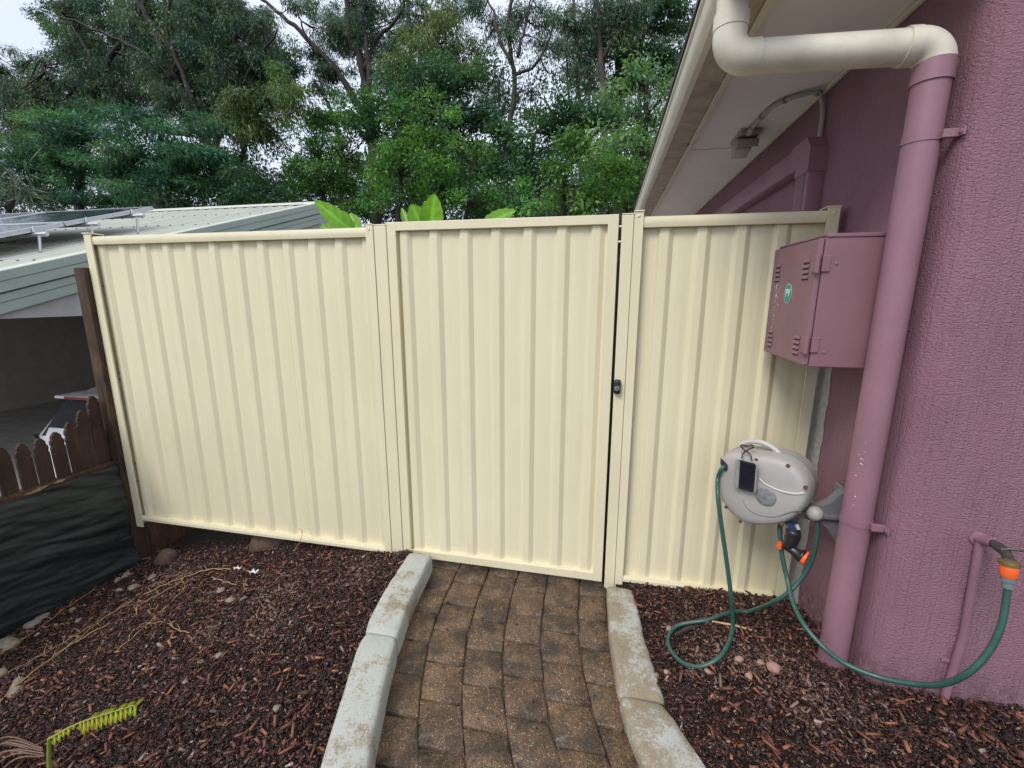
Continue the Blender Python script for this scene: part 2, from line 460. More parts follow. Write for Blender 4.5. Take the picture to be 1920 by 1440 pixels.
# =================================================================== PATH
path = empty('path', (-.4, 1.4, 0)); tag(path, kind='structure')
V = []; F = []; yy = np.linspace(.1, 2.6, 40)
for y in yy:
    V += [(float(KL_in(y))-.03, y, -.019), (float(KR_in(y))+.03, y, -.019)]
for i in range(len(yy)-1): F.append((2*i, 2*i+1, 2*i+3, 2*i+2))
mesh('joint_sand', V, F, M['joint_sand'], path)
colx = [-.915, -.75, -.582, -.416, -.25, -.078, .06]
row0 = [2.07, 1.98, 2.08, 2.155, 2.08, 2.185]
for ci in range(6):
    y = row0[ci]+.17
    while y > .25:
        ya, yb = y, y-.172
        g = .0035
        xa = colx[ci]+g; xb = colx[ci+1]-g
        j = lambda: random.uniform(-.002, .002)
        pts = [(xa+float(off(ya))+j(), ya-g+j()), (xb+float(off(ya))+j(), ya-g+j()), (xb+float(off(yb))+j(), yb+g+j()), (xa+float(off(yb))+j(), yb+g+j())]
        # rows lean a little across the curve
        sl = .10*float(off((ya+yb)/2))/.18
        cx = (pts[0][0]+pts[1][0])/2
        pts = [(px_, py_+sl*(px_-cx)*.6) for px_, py_ in pts]
        ra = random.gauss(0, .012); cyy = (ya+yb)/2
        pts = [(cx+(a-cx)*math.cos(ra)-(b-cyy)*math.sin(ra), cyy+(a-cx)*math.sin(ra)+(b-cyy)*math.cos(ra)) for a, b in pts]
        tx, ty, hz = random.uniform(-.02, .02), random.uniform(-.02, .02), random.uniform(-.004, .003)
        if ya < 2.45 and pts[3][1] < 2.42:
            cy_ = (ya+yb)/2
            def zz(px_, py_, d=0): return hz+tx*(px_-cx)+ty*(py_-cy_)+d
            ins = .006
            top = [(px_+(ins if px_ < cx else -ins), py_+(ins if py_ < cy_ else -ins)) for px_, py_ in pts]
            V = [(a, b, -.05) for a, b in pts]+[(a, b, zz(a, b, -.005)) for a, b in pts]+[(a, b, zz(a, b)) for a, b in top]
            F = [(0, 4, 5, 1), (1, 5, 6, 2), (2, 6, 7, 3), (3, 7, 4, 0), (4, 8, 9, 5), (5, 9, 10, 6), (6, 10, 11, 7), (7, 11, 8, 4), (8, 11, 10, 9)]
            mesh('paver', V, F, M['paver'], path, angle=1.2)
        y -= .172

# =================================================================== KERBS
def kerb_block(pi, po, y0, y1, top, mat, parent, rag=.0, seed=0):
    rnd = random.Random(seed)
    n = 30; V = []; F = []
    prof = [(0, -1.0), (.0, -.25), (.015, -.09), (.06, -.02), (.16, 0), (.5, .004), (.84, 0), (.94, -.03), (.985, -.12), (1, -.3), (1.0, -1.0)]
    k = len(prof)
    nz_ = [rnd.uniform(-1, 1) for _ in range(400)]
    for j in range(n+1):
        s = j/n; y = y0+(y1-y0)*s
        e = min(s, 1-s)*n
        dz = -.012*math.exp(-e*1.1) ; sh = .006*math.exp(-e*1.2)
        a, b = pi(y), po(y); ln = b-a
        wob = .004*math.sin(y*9+seed)+rag*.003*math.sin(y*19+seed*2)+rag*.002*nz_[j]
        for q, (u, h) in enumerate(prof):
            x = a+ln*u+(wob if u > .5 else .3*wob)+(sh if u < .5 else -sh)*(1 if ln > 0 else -1)
            z = top(y)+h*.13+dz*(1 if h > -.5 else 0)+.0025*nz_[(j*7+q*13) % 400]*(1 if h > -.5 else 0)
            V.append((x, y, z))
    for j in range(n):
        for q in range(k-1): F.append((j*k+q, j*k+q+1, (j+1)*k+q+1, (j+1)*k+q))
    F.append(tuple(range(k))); F.append(tuple(n*k+q for q in range(k))[::-1])
    bm = bmesh.new(); vv = [bm.verts.new(v) for v in V]
    for f in F: bm.faces.new([vv[i] for i in f])
    return bmobj('edging_block', bm, mat, parent, angle=.9)
def lin(pts):
    pts = sorted(pts); yy = [p[0] for p in pts]; xx = [p[1] for p in pts]
    d = [(xx[i+1]-xx[i])/(yy[i+1]-yy[i]) for i in range(len(xx)-1)]
    def f(y):
        if y < yy[0]: return xx[0]+(y-yy[0])*d[0]
        if y > yy[-1]: return xx[-1]+(y-yy[-1])*d[-1]
        # smooth cubic through the points
        i = max(0, min(len(xx)-2, int(np.searchsorted(yy, y))-1))
        m0 = d[i] if i == 0 else (d[i-1]+d[i])/2; m1 = d[i] if i == len(d)-1 else (d[i]+d[i+1])/2
        h = yy[i+1]-yy[i]; t = (y-yy[i])/h
        return (2*t**3-3*t*t+1)*xx[i]+(t**3-2*t*t+t)*h*m0+(-2*t**3+3*t*t)*xx[i+1]+(t**3-t*t)*h*m1
    return f
Li = lin([(2.05, -.885), (1.75, -.855), (1.444, -.797), (1.2, -.73), (.95, -.646), (.5, -.43)])
Lo = lin([(2.05, -1.03), (1.75, -1.005), (1.461, -.958), (1.2, -.885), (.917, -.796), (.5, -.60)])
Ri = lin([(2.06, .055), (1.68, .077), (1.386, .112), (1.17, .180), (.7, .40)])
Ro = lin([(2.06, .186), (1.88, .210), (1.715, .234), (1.465, .268), (1.212, .376), (.7, .66)])
kt = lambda y: .10
k1 = empty('concrete_edging', (-.87, 1.5, 0)); tag(k1, 'pale clean concrete garden edging curving along left side of paver path', 'garden edging', 'garden edging beside the path')
kerb_block(Li, Lo, 2.045, 1.455, kt, M['kerb_clean'], k1, 0, 3); kerb_block(Li, Lo, 1.449, .4, kt, M['kerb_clean'], k1, 0, 5)
k2 = empty('concrete_edging', (.15, 1.5, 0)); tag(k2, 'brown stained concrete garden edging curving along right side of paver path', 'garden edging', 'garden edging beside the path')
kerb_block(Ri, Ro, 2.055, 1.425, lambda y: .048, M['kerb_stained'], k2, 1, 8); kerb_block(Ri, Ro, 1.419, .5, lambda y: .048, M['kerb_stained'], k2, 1, 11)

# =================================================================== FENCE
def sheet_profile(x0, x1, first, pitch=.157, y_pan=FY+.046, depth=.0150):
    """plan profile of a ribbed steel sheet between x0 and x1"""
    pts = [(x0, y_pan)]; x = first
    while x < x1-.01:
        for dx, dy in ((-.032, 0), (-.020, depth*.90), (-.016, depth), (.014, depth), (.018, depth*.90), (.038, .0), (.062, .0026), (.092, .0026), (.119, 0)):
            xx = x+dx
            if x0+.002 < xx < x1-.002: pts.append((xx, y_pan-dy))
        x += pitch
    pts.append((x1, y_pan)); pts.sort(key=lambda p: p[0]); return pts
def sheet(name, x0, x1, first, z0, z1, parent, y_pan=FY+.046, depth=.0150, phase=0):
    p = sheet_profile(x0, x1, first, y_pan=y_pan, depth=depth)
    q = p+[(a, b+.0012) for a, b in p[::-1]]
    return extrude_profile(name, q, 0, 1, 2, z0, z1, M['cream'], parent, angle=.04)
def rail_profile(top):
    # rolled fence rail seen end-on (y, z offsets)
    if top: return [(.0, -.030), (.0, -.016), (.004, -.002), (.010, .0), (.05, .0), (.056, -.002), (.06, -.016), (.06, -.046), (.0475, -.046), (.0475, -.040), (.015, -.040), (.012, -.046), (.004, -.046)]
    return [(-.004, 0), (-.004, .016), (.002, .030), (.012, .030), (.016, .024), (.044, .024), (.048, .030), (.058, .030), (.064, .016), (.064, 0)]
def rail(name, x0, x1, z, top, parent):
    prof = [(FY+a, z+b) for a, b in rail_profile(top)]
    return extrude_profile(name, prof, 1, 2, 0, x0, x1, M['cream'], parent, angle=.3)
def channel_post(name, x0, x1, z0, z1, parent, open_dir):
    """C channel; open side towards open_dir (+1 right, -1 left)"""
    th = .004; y0, y1 = FY-.006, FY+.068; bx = x0 if open_dir > 0 else x1
    e = x1 if open_dir > 0 else x0; s = open_dir
    prof = [(bx, y0), (e, y0), (e, y0+.008), (e-s*th, y0+.008), (e-s*th, y0+th), (bx+s*th, y0+th), (bx+s*th, y1-th), (e, y1-th), (e, y1), (bx, y1)]
    o = extrude_profile(name, prof, 0, 1, 2, z0, z1, M['cream'], parent, angle=.5)
    return o
def screw(p, n, parent, r=.006, mat='cream'):
    p = Vector(p); n = Vector(n)
    return lathe('screw', p, p+n, [(0, r), (.0025, r), (.004, r*.6), (.0045, .001)], M[mat], parent, 10)

fl = empty('fence_panel', (-2.1, FY, 0)); tag(fl, 'wide cream ribbed steel fence panel left of the gate', 'fence panel', 'cream steel fence panels')
channel_post('post', -3.012, -2.962, -.02, 1.845, fl, 1)
box('post_cap', (-3.018, FY-.012, 1.845), (-2.963, FY+.074, 1.852), M['cream'], fl, .003)
channel_post('post', -1.2, -1.1605, -.06, 1.842, fl, -1)
box('post_cap', (-1.2025, FY-.0085, 1.842), (-1.1592, FY+.071, 1.847), M['cream'], fl, .002)
rail('top_rail', -2.965, -1.2015, 1.832, True, fl)
rail('bottom_rail', -3.002, -1.2015, .028, False, fl)
for a, b in ((-3.0, -2.3505), (-2.3495, -1.7225), (-1.7215, -1.1665)):
    f0 = -2.945
    while f0 < a+.0: f0 += .157
    sheet('sheet', a, b, f0, .045, 1.80, fl, FY+.036+(.0 if a < -2.9 else .0015))
screw((-1.181, FY-.006, 1.822), (0, -1, 0), fl)
for zz in (1.55, 1.02, .98, .42, .30): screw((-2.9625, FY+.012, zz), (1, 0, 0), fl, .005, 'screw_rust')

def square_post(name, x0, x1, z0, z1, label):
    p = empty(name, ((x0+x1)/2, FY+.03, z0)); tag(p, label, 'gate post', 'cream gate posts')
    box('shaft', (x0, FY-.002, z0), (x1, FY+.063, z1), M['cream'], p, .004)
    box('cap', (x0-.0015, FY-.0035, z1), (x1+.0015, FY+.0645, z1+.006), M['cream'], p, .003)
    return p
square_post('gate_post', -1.159, -1.0915, -.10, 1.838, 'square cream steel gate post on hinge side, left of gate')
gp = square_post('gate_post', .0475, .0985, -.10, 1.848, 'square cream steel gate post beside the black latch, right of gate')

gt = empty('gate', (-.52, FY, .03)); tag(gt, 'cream ribbed steel gate with flat frame above paver path', 'gate')
gx0, gx1, gz0, gz1, gw = -1.085, .034, .027, 1.851, .047
Y0, Y1 = FY-.006, FY+.034
box('stile', (gx0, Y0, gz0), (gx0+gw, Y1, gz1), M['cream'], gt, .0025)
box('stile', (gx1-gw, Y0, gz0), (gx1, Y1, gz1), M['cream'], gt, .0025)
box('frame_rail', (gx0+gw-.001, Y0+.0008, gz1-.041), (gx1-gw+.001, Y1-.001, gz1-.0006), M['cream'], gt, .002)
box('frame_rail', (gx0+gw-.001, Y0+.0008, gz0+.0006), (gx1-gw+.001, Y1-.001, gz0+.045), M['cream'], gt, .002)
sheet('sheet', gx0+.020, gx1-.020, -1.003, gz0+.02, gz1-.02, gt, FY+.025, .0150)
for k in range(6):
    screw((-1.003+.157*k+.06, FY+.0265, gz1-.047), (0, -1, 0), gt, .004)
for zz in (.35, 1.55):       # hinges in the left gap
    lathe('hinge', (gx0-.0035, FY+.02, zz), (gx0-.0035, FY+.02, zz+1), [(0, .003), (.10, .003)], M['old_metal'], gt, 10)
for zz in (1.80, 1.735):
    lathe('bolt', (gx1, FY+.012, zz), (gx1+1, FY+.012, zz), [(0, .006), (.012, .006)], M['silver'], gt, 8)
box('gap_shade_strip', (.020, FY+.0655, -.02), (.06, FY+.0705, 1.84), M['black_plastic'], gp, .001)  # added strip, black so the gap beside the latch reads as shade
# latch: black body with key barrel
lp = aty(1157, 725, FY-.02)
lt = box('latch', (lp[0]-.016, FY-.030, lp[2]-.036), (lp[0]+.017, FY-.0035, lp[2]+.034), M['black_plastic'], gt, .011, 4)
lathe('key_barrel', (lp[0], FY-.030, lp[2]-.006), (lp[0], FY-.06, lp[2]-.006), [(-.002, .0125), (.004, .0125), (.007, .011), (.0075, .002)], M['grey_plastic'], lt, 18)
box('key_slot', (lp[0]-.001, FY-.0392, lp[2]-.012), (lp[0]+.001, FY-.037, lp[2]), M['dark_gap'], lt, 0)

fr = empty('fence_panel', (.5, FY, 0)); tag(fr, 'narrow cream ribbed steel fence panel between gate and plum wall', 'fence panel', 'cream steel fence panels')
channel_post('post', .100, .139, -.05, 1.858, fr, 1)
box('post_cap', (.0985, FY-.011, 1.858), (.143, FY+.074, 1.864), M['cream'], fr, .002)
rail('top_rail', .1405, .853, 1.839, True, fr)
rail('bottom_rail', .1405, .853, .045, False, fr)
sheet('sheet', .110, .868, .236, .05, 1.81, fr, FY+.036)
channel_post('post', .855, .898, -.02, 1.848, fr, -1)
box('post_cap', (.851, FY-.010, 1.848), (.902, FY+.072, 1.854), M['cream'], fr, .003)
screw((.118, FY-.006, 1.84), (0, -1, 0), fr); screw((.878, FY-.006, 1.828), (0, -1, 0), fr)

# =================================================================== HOUSE
hs = empty('house', (.93, 1.49, 0)); tag(hs, 'plum rendered house with cream gutter along right side of photo', 'house')
xw, yc = .93, 1.49
arc = [(xw+.075-.075*math.cos(a), yc+.075-.075*math.sin(a)) for a in np.linspace(0, math.pi/2, 17)]
prof = [(xw, 11.0)]+arc+[(6.0, yc), (6.0, 11.0)]
extrude_profile('wall', prof, 0, 1, 2, -.4, 2.56, M['plum_render'], hs, angle=.8)
box('soffit', (.4515, 1.43, 2.418), (xw+.02, 11.2, 2.430), M['soffit_paint'], hs, .0)
for yj in (3.25, 5.65, 8.05): box('cover_strip', (.4525, yj-.012, 2.4145), (xw-.022, yj+.012, 2.4175), M['soffit_paint'], hs, .001)
box('quad_mould', (xw-.020, 1.47, 2.398), (xw-.0005, 11.1, 2.4178), M['cream_trim'], hs, .006)
box('fascia', (.425, 1.42, 2.362), (.4505, 11.2, 2.56), M['cream_trim'], hs, .002)
# quad gutter
g = [(.4235, 2.50), (.4235, 2.372), (.416, 2.366), (.320, 2.366), (.296, 2.372), (.281, 2.388), (.275, 2.41), (.275, 2.462), (.268, 2.468), (.265, 2.478), (.268, 2.488), (.277, 2.492), (.286, 2.487), (.287, 2.478), (.279, 2.47), (.279, 2.415), (.284, 2.395), (.30, 2.376), (.32, 2.370), (.414, 2.370), (.4195, 2.376), (.4195, 2.50)]
go = extrude_profile('gutter', g, 0, 2, 1, 1.40, 11.2, M['cream_trim'], hs, angle=.5)
box('gutter_grime', (.318, 1.41, 2.3635), (.417, 11.19, 2.3655), M['gutter_dirty'], hs, 0)
for yb in (1.95, 2.95, 4.1, 5.3): box('gutter_bracket', (.4185, yb-.01, 2.3585), (.4245, yb+.01, 2.372), M['old_metal'], hs, .001)
bm = bmesh.new()
vs_ = [bm.verts.new(v) for v in ((.27, 1.40, 2.53), (.27, 11.2, 2.53), (4.5, 11.2, 3.95), (4.5, 1.40, 3.95), (.27, 1.40, 2.55), (.27, 11.2, 2.55), (4.5, 11.2, 3.97), (4.5, 1.40, 3.97))]
for f in ((0, 3, 2, 1), (4, 5, 6, 7), (0, 1, 5, 4), (1, 2, 6, 5), (2, 3, 7, 6), (3, 0, 4, 7)): bm.faces.new([vs_[i] for i in f])
bmobj('roof', bm, M['old_metal'], hs)
mesh('gable', [(xw, yc+.004, 2.55), (4.5, yc+.004, 2.55), (4.5, yc+.004, 3.94), (xw, yc+.004, 2.745)], [(0, 1, 2, 3)], M['plum_render'], hs)
# strip of bare render by the fence post
V = []; F = []
for i, zz in enumerate(np.linspace(.02, 1.30, 50)):
    e = .012*random.random(); V += [(xw-.0015, FY-.055-e, zz), (xw-.0015, FY+.25, zz)]
    if i: F.append((2*i-2, 2*i-1, 2*i+1, 2*i))
mesh('unpainted_strip', V, F, M['bare_render'], hs)

# scratches in the paint of the facing wall
for px_, py_, a_, l_ in ((1750, 905, -.9, .018), (1757, 915, -.6, .02), (1764, 925, -1.1, .012), (1882, 756, -1.2, .012), (1876, 750, -.4, .008)):
    c = aty(px_, py_, yc-.0012); dx_, dz_ = l_*math.cos(a_), l_*math.sin(a_)
    mesh('paint_scratch', [(c[0]-dx_/2, c[1], c[2]-dz_/2), (c[0]+.0015, c[1], c[2]-.0008), (c[0]+dx_/2, c[1], c[2]+dz_/2), (c[0]-.0015, c[1], c[2]+.0012)], [(0, 1, 2, 3)], M['bare_render'], hs)
# square conduit duct on the side wall
dk_ = empty('cable_duct', (xw-.03, 2.45, 1.7)); tag(dk_, 'plum painted square cable duct on wall under the eave', 'cable duct')
dy0, dy1 = 2.36, 2.50; X0 = xw-.07
box('vertical_duct', (X0, dy0, 1.2), (xw+.002, dy1, 2.06), M['plum_paint'], dk_, .008)
pv = [(dy0-.004, 2.05), (dy0-.004, 2.15), (dy0+.045, 2.205), (dy1+.07, 2.205), (dy1+.07, 2.09), (dy1+.004, 2.09), (dy1+.004, 2.05)]
extrude_profile('elbow', pv, 1, 2, 0, X0-.004, xw+.001, M['plum_paint'], dk_)
box('horizontal_duct', (X0, dy1+.06, 2.095), (xw+.002, 6.5, 2.20), M['plum_paint'], dk_, .008)
box('duct_lid', (X0-.003, dy0+.03, 1.2), (X0-.0005, dy1-.03, 2.045), M['plum_dark'], dk_, .001)

# cable and sensor light on the soffit
cb = empty('soffit_light', (.75, 3.05, 2.41)); tag(cb, 'small grey floodlight with cable fixed under the soffit', 'light')
cpts = spline([(xw-.02, 2.42, 2.19), (xw-.014, 2.43, 2.30), (xw-.03, 2.44, 2.385), (.87, 2.445, 2.402), (.80, 2.49, 2.404), (.75, 2.57, 2.404), (.737, 2.70, 2.403), (.735, 2.80, 2.402), (.735, 2.85, 2.398)], 6)
tube('cable', cpts, .011, M['reel_grey'], cb, 8)
for i in (14, 26, 36): tube('cable_clip', [Vector(cpts[i])+Vector((0, -.008, 0)), Vector(cpts[i])+Vector((0, .008, 0))], .0145, M['reel_dark'], cb, 8)
tube('gland', [(.735, 2.84, 2.40), (.735, 2.90, 2.388)], .016, M['reel_grey'], cb, 10)
box('mounting_plate', (.69, 2.90, 2.39), (.80, 3.12, 2.4175), M['reel_grey'], cb, .005)
box('lamp_head', (.685, 2.93, 2.345), (.80, 3.02, 2.388), M['reel_grey'], cb, .008, 2, Matrix.Rotation(.35, 3, 'X'))
box('lamp_head', (.70, 3.03, 2.33), (.79, 3.13, 2.385), M['reel_light'], cb, .008, 2, Matrix.Rotation(-.3, 3, 'X'))

# =================================================================== DOWNPIPE
dp = empty('downpipe', (.865, 1.6, .12)); tag(dp, 'round downpipe, cream elbowed top and plum lower length on wall', 'downpipe')
r = .0445; PX, PY = .868, 1.60; zh0, zh1 = 2.202, 2.186; gx = .325
tube('pipe', [(gx, PY, 2.372), (gx, PY, zh0+.06)], r, M['pipe_cream'], dp, 28)
def elbow(c, d0, d1, R_, mat, rr):
    # quarter bend: from point before c along d0 to after c along d1
    d0 = np.array(d0, float); d1 = np.array(d1, float); c = np.array(c, float); P = []
    s = c-d0*R_; e = c+d1*R_; o = s+d1*R_
    for a in np.linspace(0, math.pi/2, 9): P.append(o-d1*R_*math.cos(a)+d0*R_*math.sin(a))
    P = [s-d0*.03]+P+[e+d1*.03]
    return tube('elbow', P, rr, mat, dp, 28)
elbow((gx, PY, zh0), (0, 0, -1), (1, 0, 0), .055, M['pipe_cream'], r+.003)
tube('pipe', [(gx+.07, PY, zh0), (PX-.07, PY, zh1)], r, M['pipe_cream'], dp, 28)
elbow((PX, PY, zh1), (1, 0, 0), (0, 0, -1), .055, M['pipe_cream'], r+.003)
tube('collar', [(gx, PY, zh0+.075), (gx, PY, zh0+.115)], r+.005, M['pipe_cream'], dp, 28)
tube('collar', [(PX-.085, PY, zh1+.001), (PX-.055, PY, zh1)], r+.0048, M['pipe_cream'], dp, 28)
tube('collar', [(PX, PY, zh1-.045), (PX, PY, zh1-.10)], r+.0042, M['plum_paint'], dp, 28)
tube('pipe', [(PX, PY, zh1-.07), (PX, PY, .10)], r, M['plum_paint'], dp, 32)
for k in range(11):      # specks of bare pipe on the side towards the gate
    a_ = math.radians(random.uniform(205, 232)); z_ = random.gauss(.93, .07); s_ = random.uniform(.0008, .0024); rr = r+.0006
    mesh('paint_chip', [(PX+rr*math.cos(a_+u*s_/r), PY+rr*math.sin(a_+u*s_/r), z_+v*s_) for u, v in ((-1, 0), (0, -1.2), (1, .2), (.1, 1.1))], [(0, 1, 2, 3)], M['white_paint'], dp)
for zb in (1.93, .735):
    bk = tube('bracket', [(PX, PY, zb), (PX, PY, zb+.022)], r+.0022, M['plum_paint'], dp, 32)
    box('bracket_ear', (PX+.02, PY-r-.012, zb), (xw-.001, PY-r+.003, zb+.022), M['plum_paint'], bk, .001)
    box('bracket_ear', (xw-.006, PY-r-.030, zb), (xw-.0005, PY-r-.008, zb+.022), M['plum_paint'], bk, .001)
    lathe('screw', (xw-.006, PY-r-.02, zb+.011), (0, PY-r-.02, zb+.011), [(0, .006), (.003, .005), (.004, .001)], M['plum_paint'], bk, 8)

# =================================================================== METER BOX
mb = empty('meter_box', (.8, 1.86, 1.26)); tag(mb, 'plum painted metal meter box with green PV sticker on wall', 'meter box')
bx0, by0, by1, bz0, bz1 = .675, 1.655, 2.055, 1.262, 1.692
box('body', (bx0+.006, by0, bz0), (xw-.001, by1, bz1), M['plum_box'], mb, .003)
box('hood', (bx0+.006, by0-.004, bz1-.008), (xw-.001, by1+.002, bz1+.004), M['plum_box'], mb, .002)
dr = box('door', (bx0-.012, by0+.004, bz0+.004), (bx0+.004, by1-.002, bz1-.010), M['plum_box'], mb, .003)
def louvre(yc_, zc, parent):
    # pressed slot: hooded lip with shadow gap beneath
    w_ = .025
    prof = [(bx0-.0125, zc-.004), (bx0-.0165, zc-.003), (bx0-.0155, zc+.002), (bx0-.0125, zc+.007)]
    o = extrude_profile('louvre', prof, 0, 2, 1, yc_-w_, yc_+w_, M['plum_box'], parent)
    box('louvre_slot', (bx0-.0135, yc_-w_+.003, zc-.0085), (bx0-.0121, yc_+w_-.003, zc-.0045), M['dark_gap'], parent, 0)
for yc_, zc in ((by0+.075, bz1-.105), (by1-.065, bz1-.105), (by0+.075, bz0+.065), (by1-.065, bz0+.065)):
    for k in range(4): louvre(yc_, zc+.018*(1.5-k), dr)
for zc in (bz0+.075, bz1-.09):
    h = box('hinge', (bx0-.020, by0-.010, zc-.028), (bx0-.006, by0+.022, zc+.028), M['plum_box'], mb, .003)
    box('hinge_leaf', (bx0+.002, by0-.0065, zc-.026), (bx0+.026, by0-.0003, zc+.026), M['plum_box'], h, .002)
    lathe('hinge_pin', (bx0-.012, by0-.006, zc-.03), (bx0-.012, by0-.006, zc+1), [(0, .007), (.06, .007)], M['plum_box'], h, 12)
for zc in (bz0+.05, bz1-.09): lathe('rivet', (bx0+.045, by0, zc), (bx0+.045, by0-1, zc), [(0, .006), (.002, .0055), (.0035, .002)], M['plum_box'], mb, 10)
cst = (bx0-.0125, 1.862, 1.508)
st = lathe('sticker', cst, (cst[0]-1, cst[1], cst[2]), [(0, .034), (.0008, .034)], M['teal_sticker'], dr, 32)
lathe('sticker_rim', (cst[0]-.0002, cst[1], cst[2]), (cst[0]-1, cst[1], cst[2]), [(0, .0355), (.0004, .0355)], M['white_paint'], dr, 32)
cu = bpy.data.curves.new('letters', 'FONT'); cu.body = 'PV'; cu.size = .040; cu.align_x = 'CENTER'; cu.align_y = 'CENTER'; cu.extrude = .0003; cu.offset = .0004
to = bpy.data.objects.new('letters', cu); COL.objects.link(to)
bpy.context.view_layer.update()
me = bpy.data.meshes.new_from_object(to.evaluated_get(bpy.context.evaluated_depsgraph_get()))
bpy.data.objects.remove(to)
# text plane onto the door: reading direction is towards the camera side (-y), facing -x
me.transform(Matrix(((0, 0, -1, cst[0]-.0012), (-1, 0, 0, cst[1]), (0, 1, 0, cst[2]), (0, 0, 0, 1))))
me.materials.append(M['white_paint']); lo_ = bpy.data.objects.new('letters', me); COL.objects.link(lo_); attach(lo_, dr)
# paint flaked off near the opening edge
for k in range(34):
    yy_ = by1-.06-abs(random.gauss(0, .022)); zz_ = random.choice([random.gauss(1.49, .03), random.uniform(1.36, 1.62), random.gauss(1.51, .02)])
    s = random.uniform(.0012, .0042)
    P = [(bx0-.0123, yy_+s*math.cos(a)*random.uniform(.5, 1.2), zz_+1.4*s*math.sin(a)*random.uniform(.5, 1.3)) for a in np.linspace(0, 6.28, 7)[:-1]]
    mesh('paint_chip', P, [tuple(range(6))], M['white_paint'], dr)

# =================================================================== HOSE REEL
A_ = math.radians(36); RN = np.array([-math.sin(A_), -math.cos(A_), 0]); RT = np.array([math.cos(A_), -math.sin(A_), 0]); RUP = np.array([0, 0, 1.0])
RP = np.array([.635, 1.76, .76])
def rp8(x, y, d=0.0):      # point of the reel's face plane (d = metres proud of it)
    return atp(1320+x/4.8, 800+y/4.8, RP+RN*d, RN)
outline = [(146, 330), (150, 285), (178, 248), (240, 232), (340, 240), (470, 258), (610, 275), (735, 312), (830, 378), (895, 455), (930, 535), (938, 610), (922, 690), (880, 765), (800, 838), (700, 885), (570, 903), (430, 895), (320, 858), (225, 785), (158, 690), (118, 600), (98, 510), (104, 440), (128, 390)]
OL = [rp8(*p) for p in outline]; OL = spline(OL+[OL[0]], 3)[:-1]
OC = sum(OL)/len(OL)
rl = empty('hose_reel', tuple(RP+np.array([0, .05, -.2]))); tag(rl, 'grey plastic wall mounted hose reel in front of steel panel', 'hose reel')
def shell(loops, name, mat, parent):
    V = []; F = []; n = len(OL)
    for sc, d in loops:
        for p in OL: V.append(OC+(p-OC)*sc+RN*d)
    for i in range(len(loops)-1):
        for k in range(n):
            k2 = (k+1) % n; F.append((i*n+k, i*n+k2, (i+1)*n+k2, (i+1)*n+k))
    F.append(tuple(range(n))[::-1]); F.append(tuple((len(loops)-1)*n+k for k in range(n)))
    bm = bmesh.new(); vv = [bm.verts.new(v) for v in V]
    for f in F: bm.faces.new([vv[i] for i in f])
    return bmobj(name, bm, mat, parent, angle=.9)
cs = shell([(.85, -.165), (.96, -.160), (.995, -.14), (1.0, -.085), (1.004, -.083), (1.004, -.080), (1.0, -.045), (.985, -.022), (.95, -.006), (.90, .001), (.80, .005), (.4, .010)], 'casing', M['reel_grey'], rl)
shell([(1.007, -.0845), (1.007, -.0805)], 'casing_seam', M['reel_dark'], rl)
# swept highlights moulded into the face
tube('moulded_rib', spline([rp8(490, 460, .008), rp8(560, 520, .008), (rp8(680, 575, .008)), rp8(800, 603, .006), rp8(905, 598, .0)], 6), [.001]+[.0045]*23+[.002], M['reel_light'], cs, 8)
tube('moulded_groove', spline([rp8(345, 655, .007), rp8(400, 740, .006), rp8(500, 795, .005), rp8(640, 810, .004), rp8(770, 770, .004), rp8(880, 748, .0)], 6), .0028, M['reel_dark'], cs, 8)
lathe('badge', rp8(557, 628, .008), rp8(557, 628, .008)+RN, [(0, .037), (.004, .037), (.006, .034), (.0065, .01)], M['badge_grey'], cs, 32)
for p in ((192, 513), (203, 722), (330, 852), (474, 298), (758, 350), (916, 545), (862, 765), (700, 878)):
    c = rp8(*p, -.002); lathe('screw_hole', c, c+RN, [(0, .007), (.0055, .007), (.006, .004)], M['screw_rust'], cs, 10)
# hose outlet mouth at upper left
mo = rp8(178, 330, .002)
bmm = bmesh.new(); vm = [bmm.verts.new(rp8(*p, .0065)) for p in ((150, 275), (170, 300), (212, 345), (214, 385), (200, 408), (160, 372), (146, 330))]; bmm.faces.new(vm)
bmobj('hose_mouth', bmm, M['dark_gap'], cs)
# handle
tube('handle', spline([rp8(330, 172, -.085), rp8(352, 150, -.085), rp8(425, 134, -.085), rp8(520, 142, -.085), rp8(605, 180, -.085), rp8(660, 222, -.085), rp8(688, 256, -.085)], 6), [.010]*36+[.012], M['reel_light'], rl, 10)
# ball joint and wall bracket
bpnt = aty(1528, 963, 1.735)
lathe('swivel_ball', bpnt+RN*-.03, bpnt+RN*.05, [(0, .004)]+[(.03-.0285*math.cos(a), .0285*math.sin(a)) for a in np.linspace(.15, 2.99, 12)], M['reel_grey'], rl, 24)
box('wall_plate', (xw-.014, 1.745, .545), (xw-.0005, 1.865, .775), M['reel_dark'], rl, .006, 3)
pf_ = [(xw-.012, .765), (xw-.028, .752), (xw-.055, .715), (.845, .697), (.80, .692), (.70, .705), (.70, .655), (.80, .640), (.845, .632), (xw-.055, .612), (xw-.028, .575), (xw-.012, .56)]
extrude_profile('bracket_arm', pf_, 0, 2, 1, 1.785, 1.825, M['reel_dark'], rl, angle=.7)
box('arm_web', (.80, 1.765, .655), (xw-.013, 1.845, .672), M['reel_dark'], rl, .004)
lathe('pivot_post', (.755, 1.805, .60), (.755, 1.805, 1), [(0, .02), (.004, .024), (.15, .024), (.155, .02)], M['reel_dark'], rl, 18)
lathe('inlet_knob', rp8(900, 440, -.12), rp8(915, 380, -.12), [(0, .016), (.02, .016), (.022, .011), (.034, .011), (.035, .004)], M['reel_light'], rl, 14)

